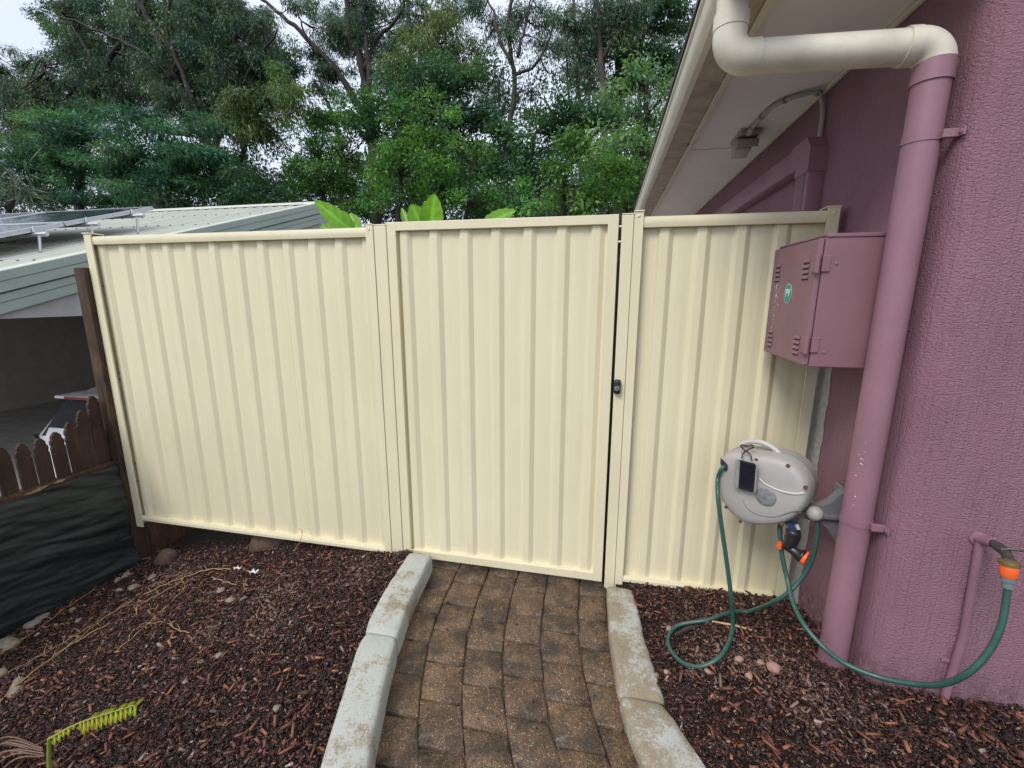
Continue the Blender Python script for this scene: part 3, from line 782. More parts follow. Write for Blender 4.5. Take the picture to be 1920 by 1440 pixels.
# black device clipped on the reel
dv = empty('solar_timer', tuple(rp8(380, 560, .03))); tag(dv, 'black box device with silver edges hanging on hose reel by cable', 'device')
dn = RN*.98+RT*-.2; dn = dn/np.linalg.norm(dn)
def dpnt(x, y, d): return rp8(x, y, .03)+RN*d
q = [(322, 288), (483, 330), (462, 588), (318, 545)]
bm = bmesh.new()
fr_ = [bm.verts.new(dpnt(*p, .012)) for p in q]; bk_ = [bm.verts.new(dpnt(p[0]-46, p[1]+16, -.018)) for p in q]
bm.faces.new(fr_); bm.faces.new(bk_[::-1])
for k in range(4): bm.faces.new((fr_[k], bk_[k], bk_[(k+1) % 4], fr_[(k+1) % 4]))
bmesh.ops.bevel(bm, geom=list(bm.edges), offset=.004, segments=2, affect='EDGES')
bmobj('body', bm, M['black_plastic'], dv, angle=.6)
qs = [(345, 312), (466, 342), (447, 560), (330, 528)]
bm = bmesh.new(); bm.faces.new([bm.verts.new(dpnt(*p, .0128)) for p in qs]); bmobj('screen', bm, M['screen_black'], dv)
tube('edge_strip', [dpnt(484, 336, .008), dpnt(462, 584, .008)], .0035, M['silver'], dv, 8)
bm = bmesh.new(); bm.faces.new([bm.verts.new(dpnt(*p)) for p in ((290, 300, .0105), (338, 291, .0150), (322, 546, .0150), (276, 528, .0105))]); bmobj('side_strip', bm, M['silver'], dv)
tube('cable', spline([dpnt(340, 285, .0), rp8(350, 245, .02), rp8(400, 205, .01), rp8(445, 185, -.01), rp8(430, 165, -.03), rp8(385, 175, -.02), rp8(340, 165, -.01), rp8(335, 180, .0), rp8(370, 215, .012), rp8(415, 250, .022), dpnt(432, 305, .0)], 6), .003, M['black_plastic'], dv, 8)

# spray gun
sg = empty('spray_gun', tuple(rp8(800, 1050, -.02))); tag(sg, 'black hose spray gun with orange tip hanging under hose reel', 'spray gun')
G = lambda x, y, d=-.03: rp8(x, y, d)
tube('connector', [G(800, 868), G(803, 935)], [.019, .017], M['blue_plastic'], sg, 14)
tube('connector_ring', [G(830, 880, -.02), G(852, 925, -.02)], [.008, .008], M['silver'], sg, 10)
tube('grip', spline([G(808, 930), G(795, 985), G(775, 1040), G(745, 1085)], 5), [.020, .024, .025, .025, .024, .024, .024, .024, .023, .022, .022, .022, .021, .021, .020, .018], M['black_plastic'], sg, 14)
tube('barrel', spline([G(725, 1055), G(765, 1085), G(810, 1120), G(860, 1155), G(895, 1172)], 4), [.012, .016, .018, .018, .018, .017, .017, .017, .018, .019, .020, .022, .024, .026, .027, .027, .027], M['black_plastic'], sg, 16)
tube('nozzle_tip', [G(893, 1170), G(905, 1179), G(925, 1190)], [.0275, .028, .026], M['orange_plastic'], sg, 18)
tube('trigger', [G(690, 1045), G(676, 1070), G(682, 1098)], [.010, .011, .008], M['orange_plastic'], sg, 10)
tube('trigger_guard', spline([G(855, 935), G(862, 990), G(835, 1050), G(810, 1080)], 5), .005, M['black_plastic'], sg, 8)

# =================================================================== HOSES
HR = .0085
def gz(px, py):   # point on the right bed under that pixel
    z = .12
    for _ in range(6): p = atz(px, py, z+HR); z = float(z_right(p[0], p[1]))+.006
    return p
h1 = [rp8(188, 365, -.02), rp8(180, 360, .012), rp8(150, 395, .022), rp8(125, 470, .02), aty(1346, 930, 1.80), aty(1352, 980, 1.78), aty(1362, 1050, 1.76), aty(1371, 1120, 1.74), gz(1374, 1170), gz(1369, 1200), gz(1350, 1232), gz(1315, 1250), gz(1280, 1243), gz(1257, 1218), gz(1254, 1192), gz(1275, 1172), gz(1330, 1162), gz(1400, 1148), aty(1460, 1124, 1.72), aty(1500, 1088, 1.72), aty(1522, 1050, 1.725), aty(1531, 1010, 1.73), aty(1532, 980, 1.733), bpnt]
def lift(S):
    o = []
    for q in S:
        q = np.array(q, float); g_ = float(z_right(q[0], q[1]))+HR+.007
        if q[2] < g_: q[2] = g_
        o.append(q)
    return o
hA = tube('garden_hose', lift(spline(h1, 8)), HR, M['hose_green'], None, 12)
tag(hA, 'green garden hose looping from hose reel onto mulch and back', 'hose', 'green garden hoses')
h2 = [rp8(690, 880, -.09), rp8(682, 930, -.07), aty(1466, 1040, 1.76), aty(1476, 1085, 1.73), aty(1487, 1130, 1.66), aty(1510, 1175, 1.58), aty(1548, 1217, 1.52), aty(1592, 1248, 1.465), aty(1650, 1270, 1.43), aty(1710, 1282, 1.39), aty(1765, 1283, 1.345), aty(1815, 1262, 1.31), aty(1855, 1220, 1.31), aty(1878, 1170, 1.32), aty(1887, 1120, 1.335), aty(1889, 1100, 1.34)]
hB = tube('garden_hose', lift(spline(h2, 8)), HR*1.02, M['hose_green'], None, 12)
tag(hB, 'green garden hose sagging from hose reel across wall foot to tap', 'hose', 'green garden hoses')

# tap
tp = empty('garden_tap', (1.16, 1.48, .2)); tag(tp, 'old garden tap with orange hose connector on plum wall', 'tap')
pT = aty(1838, 1012, 1.478); pB = aty(1789, 1310, 1.478)
tube('riser_pipe', [(pT[0], 1.478, pT[2]), ((pT[0]+pB[0])/2, 1.478, .45), (pT[0], 1.478, .12)], .0115, M['plum_paint'], tp, 14)
e0 = np.array([pT[0], 1.478, pT[2]]); e1 = aty(1862, 1018, 1.44); e2 = aty(1885, 1035, 1.385); e3 = aty(1893, 1052, 1.348)
lathe('wall_flange', (pT[0], 1.4885, pT[2]), (pT[0], 1.0, pT[2]), [(0, .022), (.004, .022), (.006, .014), (.016, .014)], M['plum_paint'], tp, 18)
tube('stub', [e0, e0*.5+e1*.5, e1], [.013, .0145, .015], M['plum_paint'], tp, 14)
tube('valve', [e1, e1*.6+e2*.4, e2, e3], [.011, .014, .013, .012], M['old_metal'], tp, 14)
tube('valve_handle', [e2+np.array([-.012, 0, .006]), e2+np.array([.004, -.006, .014]), e2+np.array([.03, -.012, .015])], [.004, .006, .003], M['old_metal'], tp, 8)
e4 = aty(1889, 1100, 1.34)
dwn = (e4-e3); dwn = dwn/np.linalg.norm(dwn)
lathe('brass_collar', e3-dwn*.002, e4, [(0, .018), (.003, .0225), (.012, .0225), (.014, .019)], M['brass'], tp, 20)
lathe('hose_connector', e3+dwn*.012, e4, [(0, .0185), (.004, .0195), (.030, .0185), (.033, .017)], M['orange_plastic'], tp, 20)
lathe('connector_nut', e3+dwn*.045, e4, [(0, .016), (.012, .0155), (.013, .0125), (.032, .0115), (.033, .009)], M['grey_plastic'], tp, 18)
box('pipe_saddle', (pT[0]-.022, 1.4835, .33), (pT[0]+.022, 1.4895, .342), M['plum_paint'], tp, .002)

# =================================================================== LEFT BOUNDARY: timber post, picket fence, cloth
LX = -3.06
ps = box('timber_post', (-3.095, FY-.035, -.45), (-3.0165, FY+.06, 1.655), M['old_post'], None, .006); 
tag(ps, 'weathered brown timber post behind left edge of steel fence', 'post')
pf = empty('picket_fence', (LX-.03, 1.3, .4)); tag(pf, 'low dark brown timber picket fence with scalloped pickets', 'picket fence')
rb = box('bottom_rail', (LX-.05, -.6, .405), (LX+.005, FY-.037, .452), M['old_rail'], pf, .006)
def picket_mesh():
    w_ = .0325
    half = [(w_, 0), (w_, .80), (.028, .815), (.0325, .83), (.030, .845), (.022, .858), (.024, .868), (.016, .882), (.006, .893), (0, .895)]
    pts = [(a, b-.895) for a, b in half]+[(-a, b-.895) for a, b in half[-2::-1]]
    V = [(0.0, a, b) for a, b in pts]+[(.018, a, b) for a, b in pts]; n = len(pts)
    F = [tuple(range(n)), tuple(range(n, 2*n))[::-1]]+[(i, n+i, n+(i+1) % n, (i+1) % n) for i in range(n)]
    me = bpy.data.meshes.new('picket'); me.from_pydata(V, [], F); me.update(); me.materials.append(M['picket_brown']); return me
pm = picket_mesh()
tops = {2.02: .89, 1.95: .815, 1.88: .762, 1.805: .725, 1.727: .712, 1.648: .708, 1.565: .715}
yy = 1.485; zt = .74
while yy > -.5: tops[round(yy, 3)] = min(.95, zt); yy -= .08; zt += .03 if zt < .9 else 0
for y, z in tops.items():
    o = bpy.data.objects.new('picket', pm); COL.objects.link(o)
    o.location = (LX-.026+random.uniform(-.002, .002), y, z); o.rotation_euler = (random.uniform(-.02, .02), 0, 0)
    attach(o, pf)
box('stub_post', (LX-.125, 2.03, .40), (LX-.04, 2.12, .66), M['old_post'], pf, .006)
mesh('split_wood', [(LX+.0062, 1.60, .43), (LX+.0068, 1.68, .445), (LX+.0062, 1.72, .44), (LX+.0064, 1.66, .42)], [(0, 1, 2, 3)], M['cut_wood'], rb)
mesh('split_wood', [(LX+.0062, 1.73, .44), (LX+.0068, 1.76, .449), (LX+.0062, 1.80, .444), (LX+.0064, 1.78, .432)], [(0, 1, 2, 3)], M['cut_wood'], rb)
# cloth hung below the rail down to the bed
V = []; F = []; ny, nz_ = 170, 90
for j in range(ny+1):
    y = -.5+(FY-.03+.5)*j/ny
    for i in range(nz_+1):
        s = i/nz_; z = .43+(-.33-.43)*s
        sag = math.sin(math.pi*s)
        P_ = Vector((y*1.6+s*.9, s*2.2-y*.5, .3)); Q_ = Vector((y*2.2, s*9-y*2.6, 1.7)); R2_ = Vector((y*6, s*22-y*5, 4.1))
        d = .05*noise.noise(P_)*min(1, s*4)+.030*abs(noise.noise(Q_+Vector((0, 0, .8*noise.noise(P_)))))+.010*abs(noise.noise(R2_))
        V.append((LX+.014+.045*s+max(-.012, d), y, z))
for j in range(ny):
    for i in range(nz_): F.append((j*(nz_+1)+i, j*(nz_+1)+i+1, (j+1)*(nz_+1)+i+1, (j+1)*(nz_+1)+i))
o = mesh('weed_cloth', V, F, M['cloth'], smooth=True); tag(o, 'black weed cloth draped down bank below picket fence', 'cloth')
md = o.modifiers.new('thickness', 'SOLIDIFY'); md.thickness = .002
# retaining boards behind the cloth (holds the yard above the neighbour)
box('retaining_wall', (LX-.07, -.9, -1.1), (LX-.005, 2.9, .40), M['old_rail'], None, .004); tag(bpy.data.objects['retaining_wall'], 'timber retaining wall behind the black weed cloth', 'wall')

# =================================================================== NEIGHBOUR CARPORT
nb = empty('carport', (-7.5, 4.8, -1.05)); tag(nb, 'neighbour carport with pale green metal roof beyond left fence', 'carport')
BX = -4.6; SL = .312
zr = lambda y: 1.645+SL*(y-2.57)
yE, yR, xL = 2.0, 6.72, -13.0
# ribbed roof sheets, each its own part
wS = .76; x = BX; idx = 0
while x > xL:
    xa, xb = x-wS, x
    V = []; F = []; prof = []
    for k in range(4):
        c = xb-.02-k*.19
        for dx, h in ((0, .0), (-.012, .022), (-.034, .022), (-.046, 0), (-.10, .0), (-.104, .004), (-.125, .004), (-.129, 0)): prof.append((c+dx, h))
    prof.append((xa-.004, 0))
    for y in (yE, yR):
        for a, h in prof: V.append((a, y, zr(y)+h))
    n = len(prof)
    for i in range(n-1): F.append((i, i+1, n+i+1, n+i))
    mesh('roof_sheet', V, F, M['roof_green'], nb, angle=.2)
    x -= wS
# screws in purlin rows
V = []; F = []
sc_ = []
for yrow in (2.95, 3.85, 4.75, 5.65, 6.55):
    xx = BX-.043
    while xx > xL: sc_.append((xx, yrow, zr(yrow)+.0215)); xx -= .19
for p in sc_:
    b = len(V)
    for h, r_ in ((0, .012), (.008, .010)):
        for k in range(6): V.append((p[0]+r_*math.cos(k*1.047), p[1]+r_*math.sin(k*1.047), p[2]+h))
    F.append(tuple(b+6+k for k in range(6)))
    for k in range(6): F.append((b+k, b+(k+1) % 6, b+6+(k+1) % 6, b+6+k))
o = mesh('roof_screws', V, F, M['old_metal'], nb); o['kind'] = 'stuff'
def barge(name, x0, x1, d0, d1, mat, y0=yE, y1=yR):
    V = [(x, y, zr(y)+d) for x in (x0, x1) for y, d in ((y0, d0), (y1, d0), (y1, d1), (y0, d1))]
    F = [(0, 1, 2, 3), (7, 6, 5, 4), (0, 4, 5, 1), (1, 5, 6, 2), (2, 6, 7, 3), (3, 7, 4, 0)]
    bm = bmesh.new(); vv = [bm.verts.new(v) for v in V]
    for f in F: bm.faces.new([vv[i] for i in f])
    bmesh.ops.bevel(bm, geom=list(bm.edges), offset=.004, segments=1, affect='EDGES')
    return bmobj(name, bm, mat, nb, angle=.6)
barge('barge_cap', BX-.10, BX+.004, .026, .034, M['roof_green'])
barge('barge_board', BX-.004, BX+.022, -.045, .032, M['barge_green'])
barge('barge_board', BX-.004, BX+.016, -.128, -.047, M['barge_green'])
barge('fascia_board', BX-.03, BX-.008, -.205, -.140, M['barge_green'])
barge('fascia_board', BX-.035, BX-.016, -.29, -.207, M['barge_green'])
# far slope of the roof and ridge
V = [(xL, yR, zr(yR)), (BX, yR, zr(yR)), (BX, yR+4.7, zr(yE)), (xL, yR+4.7, zr(yE))]
mesh('roof_back', V, [(0, 1, 2, 3)], M['roof_green'], nb)
extrude_profile('ridge_cap', [(yR-.16, zr(yR-.16)+.026), (yR, zr(yR)+.04), (yR+.16, zr(yR-.16)+.026), (yR, zr(yR)+.046)], 1, 2, 0, xL, BX+.012, M['roof_green'], nb)
# gable infill above the opening, walls inside
extrude_profile('gable_infill', [(yE+.1, 1.31), (yR+4.4, 1.31), (yR+4.4, zr(yE)-.05), (yR, zr(yR)-.06), (yE+.1, zr(yE+.1)-.06)], 1, 2, 0, BX-.12, BX-.06, M['gable_grey'], nb)
box('wall', (xL, 9.0, -1.05), (BX-.15, 9.2, 2.3), M['carport_wall'], nb, 0)
box('wall', (xL-.2, yE, -1.05), (xL, 9.2, 1.6), M['carport_wall'], nb, 0)
box('wall', (BX-.2, 5.6, -1.05), (BX-.05, 9.2, 1.305), M['carport_wall'], nb, 0)
box('lining', (xL, yE+.1, 1.32), (BX-.13, 9.0, 1.34), M['carport_wall'], nb, 0)
dpt = aty(12, 835, 8.9); box('door', (dpt[0]-1.6, 8.93, -1.05), (dpt[0]+.25, 8.985, dpt[2]+1.1), M['pale_green'], nb, .01)
tag(box('driveway', (xL, -3, -1.08), (LX-.2, 9.0, -1.045), M['driveway_grey'], None, 0), kind='structure')

# solar panels on tilted rails
sx = -5.45
pA = atx(286, 387, sx); pB2 = atx(0, 437, sx)
dS = (pA-pB2)/np.linalg.norm(pA-pB2); pTop = pA
dX = np.array([-1.0, 0, 0]); dN = np.cross(dS, dX); dN = dN/np.linalg.norm(dN)
if dN[2] < 0: dN = -dN
ar = empty('solar_array', tuple(pTop)); tag(ar, 'dark solar panel array on silver rails on neighbour carport roof', 'solar array')
for cx_ in range(2):
    for rr_ in range(2):
        o0 = pTop+dX*(1.69*cx_)-dS*(1.03*rr_)
        sp_ = empty('solar_panel', tuple(o0)); attach(sp_, ar)
        W_, H_, T_, fw = 1.67, 1.01, .04, .032
        def Q(u, v, h): return o0+dX*u-dS*v+dN*h
        def slab(name, u0, u1, v0, v1, h0, h1, mat):
            V = [Q(u, v, h) for h in (h0, h1) for u, v in ((u0, v0), (u1, v0), (u1, v1), (u0, v1))]
            bm = bmesh.new(); vv = [bm.verts.new(x_) for x_ in V]
            for f in ((0, 1, 2, 3), (7, 6, 5, 4), (0, 4, 5, 1), (1, 5, 6, 2), (2, 6, 7, 3), (3, 7, 4, 0)): bm.faces.new([vv[i] for i in f])
            return bmobj(name, bm, mat, sp_)
        slab('frame', 0, W_, 0, fw, -T_, 0, M['silver']); slab('frame', 0, W_, H_-fw, H_, -T_, 0, M['silver'])
        slab('frame', 0, fw, fw, H_-fw, -T_, -.0005, M['silver']); slab('frame', W_-fw, W_, fw, H_-fw, -T_, -.0005, M['silver'])
        slab('glass', fw, W_-fw, fw, H_-fw, -.012, -.004, M['solar_glass'])
for rr_ in (0.30, .82, 1.32, 1.85):
    a = pTop-dS*rr_-dN*.062
    rl_ = tube('mounting_rail', [a+np.array([.17, 0, 0]), a-np.array([3.3, 0, 0])], .022, M['silver'], ar, 4)
    ft = a+np.array([.07, 0, 0])
    tube('foot', [ft, (ft[0], ft[1]-.02, zr(ft[1])+.01)], .012, M['silver'], rl_, 6)
    lathe('clamp', a+np.array([.015, 0, .02]), a+np.array([.015, 0, 1]), [(0, .014), (.05, .014), (.055, .005)], M['silver'], rl_, 8)

# =================================================================== CAR
ct = np.array([-5.55, 3.55, -1.05])
car = empty('parked_car', tuple(ct)); tag(car, 'white hatchback parked under neighbour carport, rear towards us', 'car')
HWc = .86
# side outline stations from the rear (y = 0) to the nose; each: y, half width low, belt z, roof z, roof half width
def car_ring(y, zb, zbelt, zt, wl, wb, wt):
    return [(-wl, y, zb), (-wl*1.0, y, zb+.18), (-wb, y, (zb+zbelt)/2+.08), (-wb*.985, y, zbelt), (-wt, y, zt-.06), (-wt*.82, y, zt), (wt*.82, y, zt), (wt, y, zt-.06), (wb*.985, y, zbelt), (wb, y, (zb+zbelt)/2+.08), (wl, y, zb+.18), (wl, y, zb)]
st_ = [(0.02, .30, .84, .90, .70, .76, .70), (-.02, .30, .86, .96, .76, .80, .72), (.03, .28, .92, 1.05, .80, .84, .76), (.22, .24, .95, 1.40, .84, .86, .55), (.45, .22, .95, 1.45, .85, .87, .57), (1.2, .2, .93, 1.47, .86, .88, .60), (2.0, .2, .92, 1.43, .86, .88, .60), (2.75, .2, .90, 1.02, .85, .87, .74), (3.6, .22, .80, .86, .82, .84, .7), (3.95, .3, .66, .70, .74, .76, .6)]
V = []; F = []
for s in st_[1:]: V += [ct+np.array(p) for p in car_ring(*s)]
n = 12; ns = len(st_)-1
for i in range(ns-1):
    for k in range(n): F.append((i*n+k, i*n+(k+1) % n, (i+1)*n+(k+1) % n, (i+1)*n+k))
F.append(tuple(range(n))[::-1]); F.append(tuple((ns-1)*n+k for k in range(n)))
bm = bmesh.new(); vv = [bm.verts.new(v) for v in V]
for f in F: bm.faces.new([vv[i] for i in f])
bmesh.ops.subdivide_edges(bm, edges=list(bm.edges), cuts=1, smooth=.6, use_grid_fill=True)
bmobj('body', bm, M['car_white'], car, angle=.7)
def carq(name, pts, mat, th=.012, parent=car):
    bm = bmesh.new(); vv = [bm.verts.new(tuple(ct+np.array(p))) for p in pts]; f = bm.faces.new(vv)
    r_ = bmesh.ops.extrude_face_region(bm, geom=[f]); bmesh.ops.translate(bm, verts=[e for e in r_['geom'] if isinstance(e, bmesh.types.BMVert)], vec=(0, .03, -.005))
    return bmobj(name, bm, mat, parent)
carq('rear_window', [(-.70, -.005, .97), (.70, -.005, .97), (.50, .175, 1.37), (-.50, .175, 1.37)], M['car_glass'])
sp2 = box('spoiler', tuple(ct+np.array([-.50, .06, 1.40])), tuple(ct+np.array([.50, .34, 1.435])), M['car_white'], car, .015)
box('brake_light', tuple(ct+np.array([-.34, .052, 1.404])), tuple(ct+np.array([.34, .066, 1.430])), M['car_red'], sp2, .003)
for s in (-1, 1):
    carq('tail_lamp', [(s*.83, .0, .97), (s*.70, -.05, .93), (s*.66, -.06, .80), (s*.84, -.01, .78)], M['black_plastic'])
    for yy_ in (.75, 3.2):
        c = ct+np.array([s*.80, yy_, .31]); wh = lathe('wheel', c, c+np.array([s, 0, 0]), [(-.1, .2), (-.1, .3), (-.08, .31), (.06, .31), (.08, .29), (.08, .2)], M['tyre_black'], car, 24)
        lathe('rim', c+np.array([s*.06, 0, 0]), c+np.array([s, 0, 0]), [(0, .2), (.012, .2), (.02, .16), (.01, .05)], M['silver'], wh, 18)
carq('number_plate', [(-.2, -.055, .62), (.2, -.055, .62), (.2, -.055, .74), (-.2, -.055, .74)], M['white_paint'])
box('bumper', tuple(ct+np.array([-.78, -.08, .28])), tuple(ct+np.array([.78, .05, .52])), M['car_white'], car, .04)

# =================================================================== TREES
def leaf_cloud(C, L, W, D, Nrm, tint):
    """diamond leaves: C base points (n,3), D unit directions, Nrm side hints, tint (n,3)"""
    n = len(C); S = np.cross(D, Nrm); S /= np.linalg.norm(S, axis=1)[:, None]+1e-9
    U = np.cross(S, D); L = L[:, None]; W = W[:, None]
    V = np.empty((n, 4, 3)); V[:, 0] = C; V[:, 1] = C+D*L*.45+S*W*.5+U*W*.12; V[:, 2] = C+D*L; V[:, 3] = C+D*L*.45-S*W*.5+U*W*.12
    F = np.arange(n*4).reshape(n, 4); T = np.repeat(tint, 4, axis=0)
    return V.reshape(-1, 3), F, T
def unit(a): return a/(np.linalg.norm(a, axis=1)[:, None]+1e-9)
STY = {   # leaf length, width, droop, coverage, clump radius (m), flatness, tints
 'bush': (.12, .058, -.10, 3.8, .42, .75, [(.036, .088, .030), (.050, .115, .034), (.068, .15, .040)]),
 'bright': (.105, .052, -.05, 3.4, .36, .7, [(.065, .155, .034), (.09, .20, .042), (.12, .25, .05)]),
 'dark': (.15, .06, -.15, 4.2, .50, .7, [(.026, .064, .034), (.034, .080, .040), (.046, .10, .046)]),
 'tier': (.18, .042, -.25, 4.2, .60, .28, [(.034, .088, .060), (.044, .108, .068), (.062, .14, .072)]),
 'euc': (.17, .038, -.85, 3.0, .48, .8, [(.034, .066, .046), (.046, .082, .052), (.062, .10, .056)]),
 'olive': (.17, .042, -.75, 3.6, .50, .8, [(.052, .090, .036), (.07, .112, .040), (.10, .13, .042)]),
 'pale': (.12, .048, -.45, 3.2, .40, .6, [(.072, .135, .06), (.10, .175, .075), (.125, .205, .09)]),
 'spiky': (.55, .05, -.2, 2.2, .35, .9, [(.06, .09, .07), (.08, .115, .09)])}
def tree(name, label, cat, style, depth, blobs, trunks=(), bark='bark_dark', seed=0, group='trees beyond the fence', dens=1.0, foot=None):
    """blobs: (px, py, rx, ry[, extra depth]); trunks: (list of (px, py), radius at foot, radius at top)"""
    rg = np.random.default_rng(seed+100)
    L0, W0, droop, cov, rs, flat, tints = STY[style]; tints = np.array(tints)*(.95 if style == 'bright' else 1.4)*np.array([.95, 1, 1.02])
    b0 = aty(foot if foot else (trunks[0][0][0][0] if trunks else blobs[0][0]), 420, depth)
    root = empty(name, (b0[0], depth, -.45)); tag(root, label, cat, group)
    tv, tf = [], []
    def addtube(P, rad, seg=7):
        v, f = tube_geo(P, rad, seg, True); o_ = len(tv); tv.extend(v); tf.extend([tuple(i+o_ for i in g_) for g_ in f])
    axis = []
    if not trunks:
        top = aty(blobs[0][0], blobs[0][1], depth); trunks_w = [([np.array([b0[0], depth, -.5]), (np.array([b0[0], depth, 0])+top)/2+rg.normal(0, .15, 3), top], .13, .05)]
    else:
        trunks_w = []
        for i, (pp, ra, rb_) in enumerate(trunks):
            P = [aty(x_, y_, depth-(.7 if style == 'euc' else 0)+.25*math.sin(i*2.1+q_*.7)) for q_, (x_, y_) in enumerate(pp)]
            if pp[0][1] > 370: P = [np.array([P[0][0], P[0][1], -.5])]+P
            trunks_w.append((P, ra, rb_))
    for P, ra, rb_ in trunks_w:
        S_ = spline(P, 5); n_ = len(S_); S_ = [p+rg.normal(0, .03, 3) for p in S_]
        addtube(S_, [ra+(rb_-ra)*(i/(n_-1))**.8 for i in range(n_)]); axis += S_
    axis = np.array(axis)
    VV, FF, TT = [], [], []; base = 0
    for bi, b in enumerate(blobs):
        px_, py_, rx_, ry_ = b[:4]; y_ = depth+(b[4] if len(b) > 4 else 0)
        c = aty(px_, py_, y_); dcam = np.dot(c-CAM, AXF); s = dcam/FPX
        R = np.array([rx_*s, min(rx_, ry_)*s*.9+.3, ry_*s])
        area = math.pi*R[0]*R[2]; nsub = max(4, int(area/(math.pi*rs*rs)*3.2))
        q_ = unit(rg.normal(size=(nsub, 3)))*(rg.random((nsub, 1))**.42)
        cen = c+q_*R+rg.normal(0, .12, (nsub, 3))
        nl = int(area*cov*dens/(L0*W0*.5)/nsub)
        for k_ in range(nsub):
            r_ = rs*rg.uniform(.6, 1.25); fl_ = flat*rg.uniform(.7, 1.2); n_ = max(8, int(nl*rg.uniform(.6, 1.4)))
            g_ = unit(rg.normal(size=(n_, 3)))*(rg.random((n_, 1))**.5); P_ = cen[k_]+g_*np.array([r_, r_, r_*fl_])
            D = unit(g_*np.array([1, 1, .5])*.9+np.array([0, 0, droop])+rg.normal(0, .45, (n_, 3)))
            Nn = unit(np.array([0, -.15, 1.0])+rg.normal(0, .55, (n_, 3)))
            t_ = tints[rg.integers(len(tints))]*rg.uniform(.75, 1.3)
            T_ = t_*rg.uniform(.75, 1.3, (n_, 1))*np.array([rg.uniform(.85, 1.2), 1, rg.uniform(.8, 1.15)])
            Lr = L0*rg.uniform(.6, 1.25, n_); Wr = W0*rg.uniform(.7, 1.2, n_)
            v, f, t = leaf_cloud(P_, Lr, Wr, D, Nn, T_)
            VV.append(v); FF.append(f+base); TT.append(t); base += len(v)
            if rg.random() < .42:      # twig back to the frame of the tree
                d_ = np.linalg.norm(axis-cen[k_], axis=1)+np.where(axis[:, 2] > cen[k_][2], 3, 0); a_ = axis[int(np.argmin(d_))]
                mid = (a_+cen[k_])/2+np.array([0, 0, -.12*np.linalg.norm(a_-cen[k_])])+rg.normal(0, .06, 3)
                addtube(spline([a_, mid, cen[k_]], 3), np.linspace(.028, .008, 7), 5)
    mesh('trunk', tv, tf, M[bark], root, smooth=True)
    fastmesh('crown', np.concatenate(VV), np.concatenate(FF), np.concatenate(TT), M['leaf'], root)
    return root
tree('gum_tree', 'blue green gum tree furthest back across the upper left', 'tree', 'dark', 23, [(120, 60, 60, 40), (200, 80, 80, 60), (290, 60, 80, 60), (380, 80, 80, 70), (470, 70, 60, 60), (160, 150, 80, 60), (280, 160, 90, 60), (60, 170, 60, 60), (400, 170, 80, 60), (130, 10, 40, 20), (500, 180, 50, 50), (540, 100, 40, 40)], [([(300, 410), (300, 250), (280, 120), (270, 0)], .25, .08), ([(295, 230), (380, 130), (420, 40)], .12, .04), ([(295, 240), (180, 150), (140, 60)], .12, .04)], seed=31, dens=.85)
tree('gum_tree', 'blue green gum tree furthest back behind the gate middle', 'tree', 'euc', 24, [(760, 60, 70, 50), (850, 30, 70, 40), (720, 150, 50, 40), (1100, 60, 70, 50), (1200, 30, 80, 40), (1230, 110, 70, 50), (1090, 130, 40, 40), (640, 60, 60, 40), (900, 170, 40, 40), (1180, 180, 60, 40)], [([(780, 410), (780, 250), (770, 100), (765, -20)], .2, .08), ([(1200, 410), (1200, 200), (1210, 0)], .18, .08)], seed=32, dens=.85)
# left: tall gum, layered wattles, spiky pandanus
tree('gum_tree', 'tall grey green gum tree at top left edge of photo', 'tree', 'euc', 17, [(20, 150, 60, 55), (90, 205, 80, 50), (150, 120, 80, 50), (230, 45, 95, 45), (320, 90, 80, 65), (190, 200, 90, 45), (300, 10, 80, 40), (60, 260, 70, 40), (130, 40, 45, 22), (20, 200, 60, 50), (260, 140, 80, 50), (170, 10, 70, 25)], [([(150, 400), (165, 250), (200, 120), (260, 30), (300, -60)], .22, .06), ([(175, 200), (110, 150), (60, 110)], .09, .03), ([(190, 150), (150, 70), (110, 20)], .08, .02)], seed=1, dens=1.25)
tree('wattle_tree', 'dark layered wattle tree above the neighbour solar panels', 'tree', 'tier', 13, [(60, 330, 80, 55), (130, 230, 90, 55), (190, 300, 95, 60), (230, 360, 80, 30), (90, 280, 90, 40), (40, 235, 70, 40), (120, 370, 90, 25)], [([(150, 400), (150, 320), (140, 240)], .16, .05)], seed=2)
tree('wattle_tree', 'layered bluish green wattle tree behind the carport ridge', 'tree', 'tier', 12, [(300, 290, 95, 60), (270, 230, 70, 40), (360, 330, 80, 45), (290, 350, 90, 30), (370, 270, 60, 40), (235, 310, 60, 40)], [([(320, 400), (315, 330), (300, 250)], .15, .05)], seed=3)
tree('gum_tree', 'leaning gum tree filling the top left, many dark limbs', 'tree', 'euc', 16, [(360, 140, 75, 60), (440, 90, 80, 60), (400, 200, 85, 55), (480, 150, 60, 50), (420, 20, 80, 40), (330, 170, 60, 50), (520, 110, 40, 50), (500, 40, 50, 30), (370, 50, 70, 50), (450, 140, 60, 50)], [([(420, 400), (400, 300), (340, 170), (290, 60), (250, -10)], .24, .08), ([(330, 150), (270, 100), (190, 60), (110, 30)], .09, .03), ([(380, 240), (330, 110), (310, 40), (330, -30)], .11, .04), ([(400, 290), (430, 180), (440, 80), (430, -20)], .14, .04), ([(425, 200), (480, 120), (520, 60)], .08, .03)], seed=4, dens=1.3)
tree('olive_tree', 'olive tinted drooping tree left of the large sky gap', 'tree', 'olive', 13.5, [(440, 260, 55, 45), (490, 220, 50, 45), (420, 310, 60, 35), (540, 180, 45, 40), (460, 190, 40, 40), (545, 215, 45, 28)], [([(440, 400), (445, 320), (470, 240), (500, 180)], .15, .05)], seed=5)
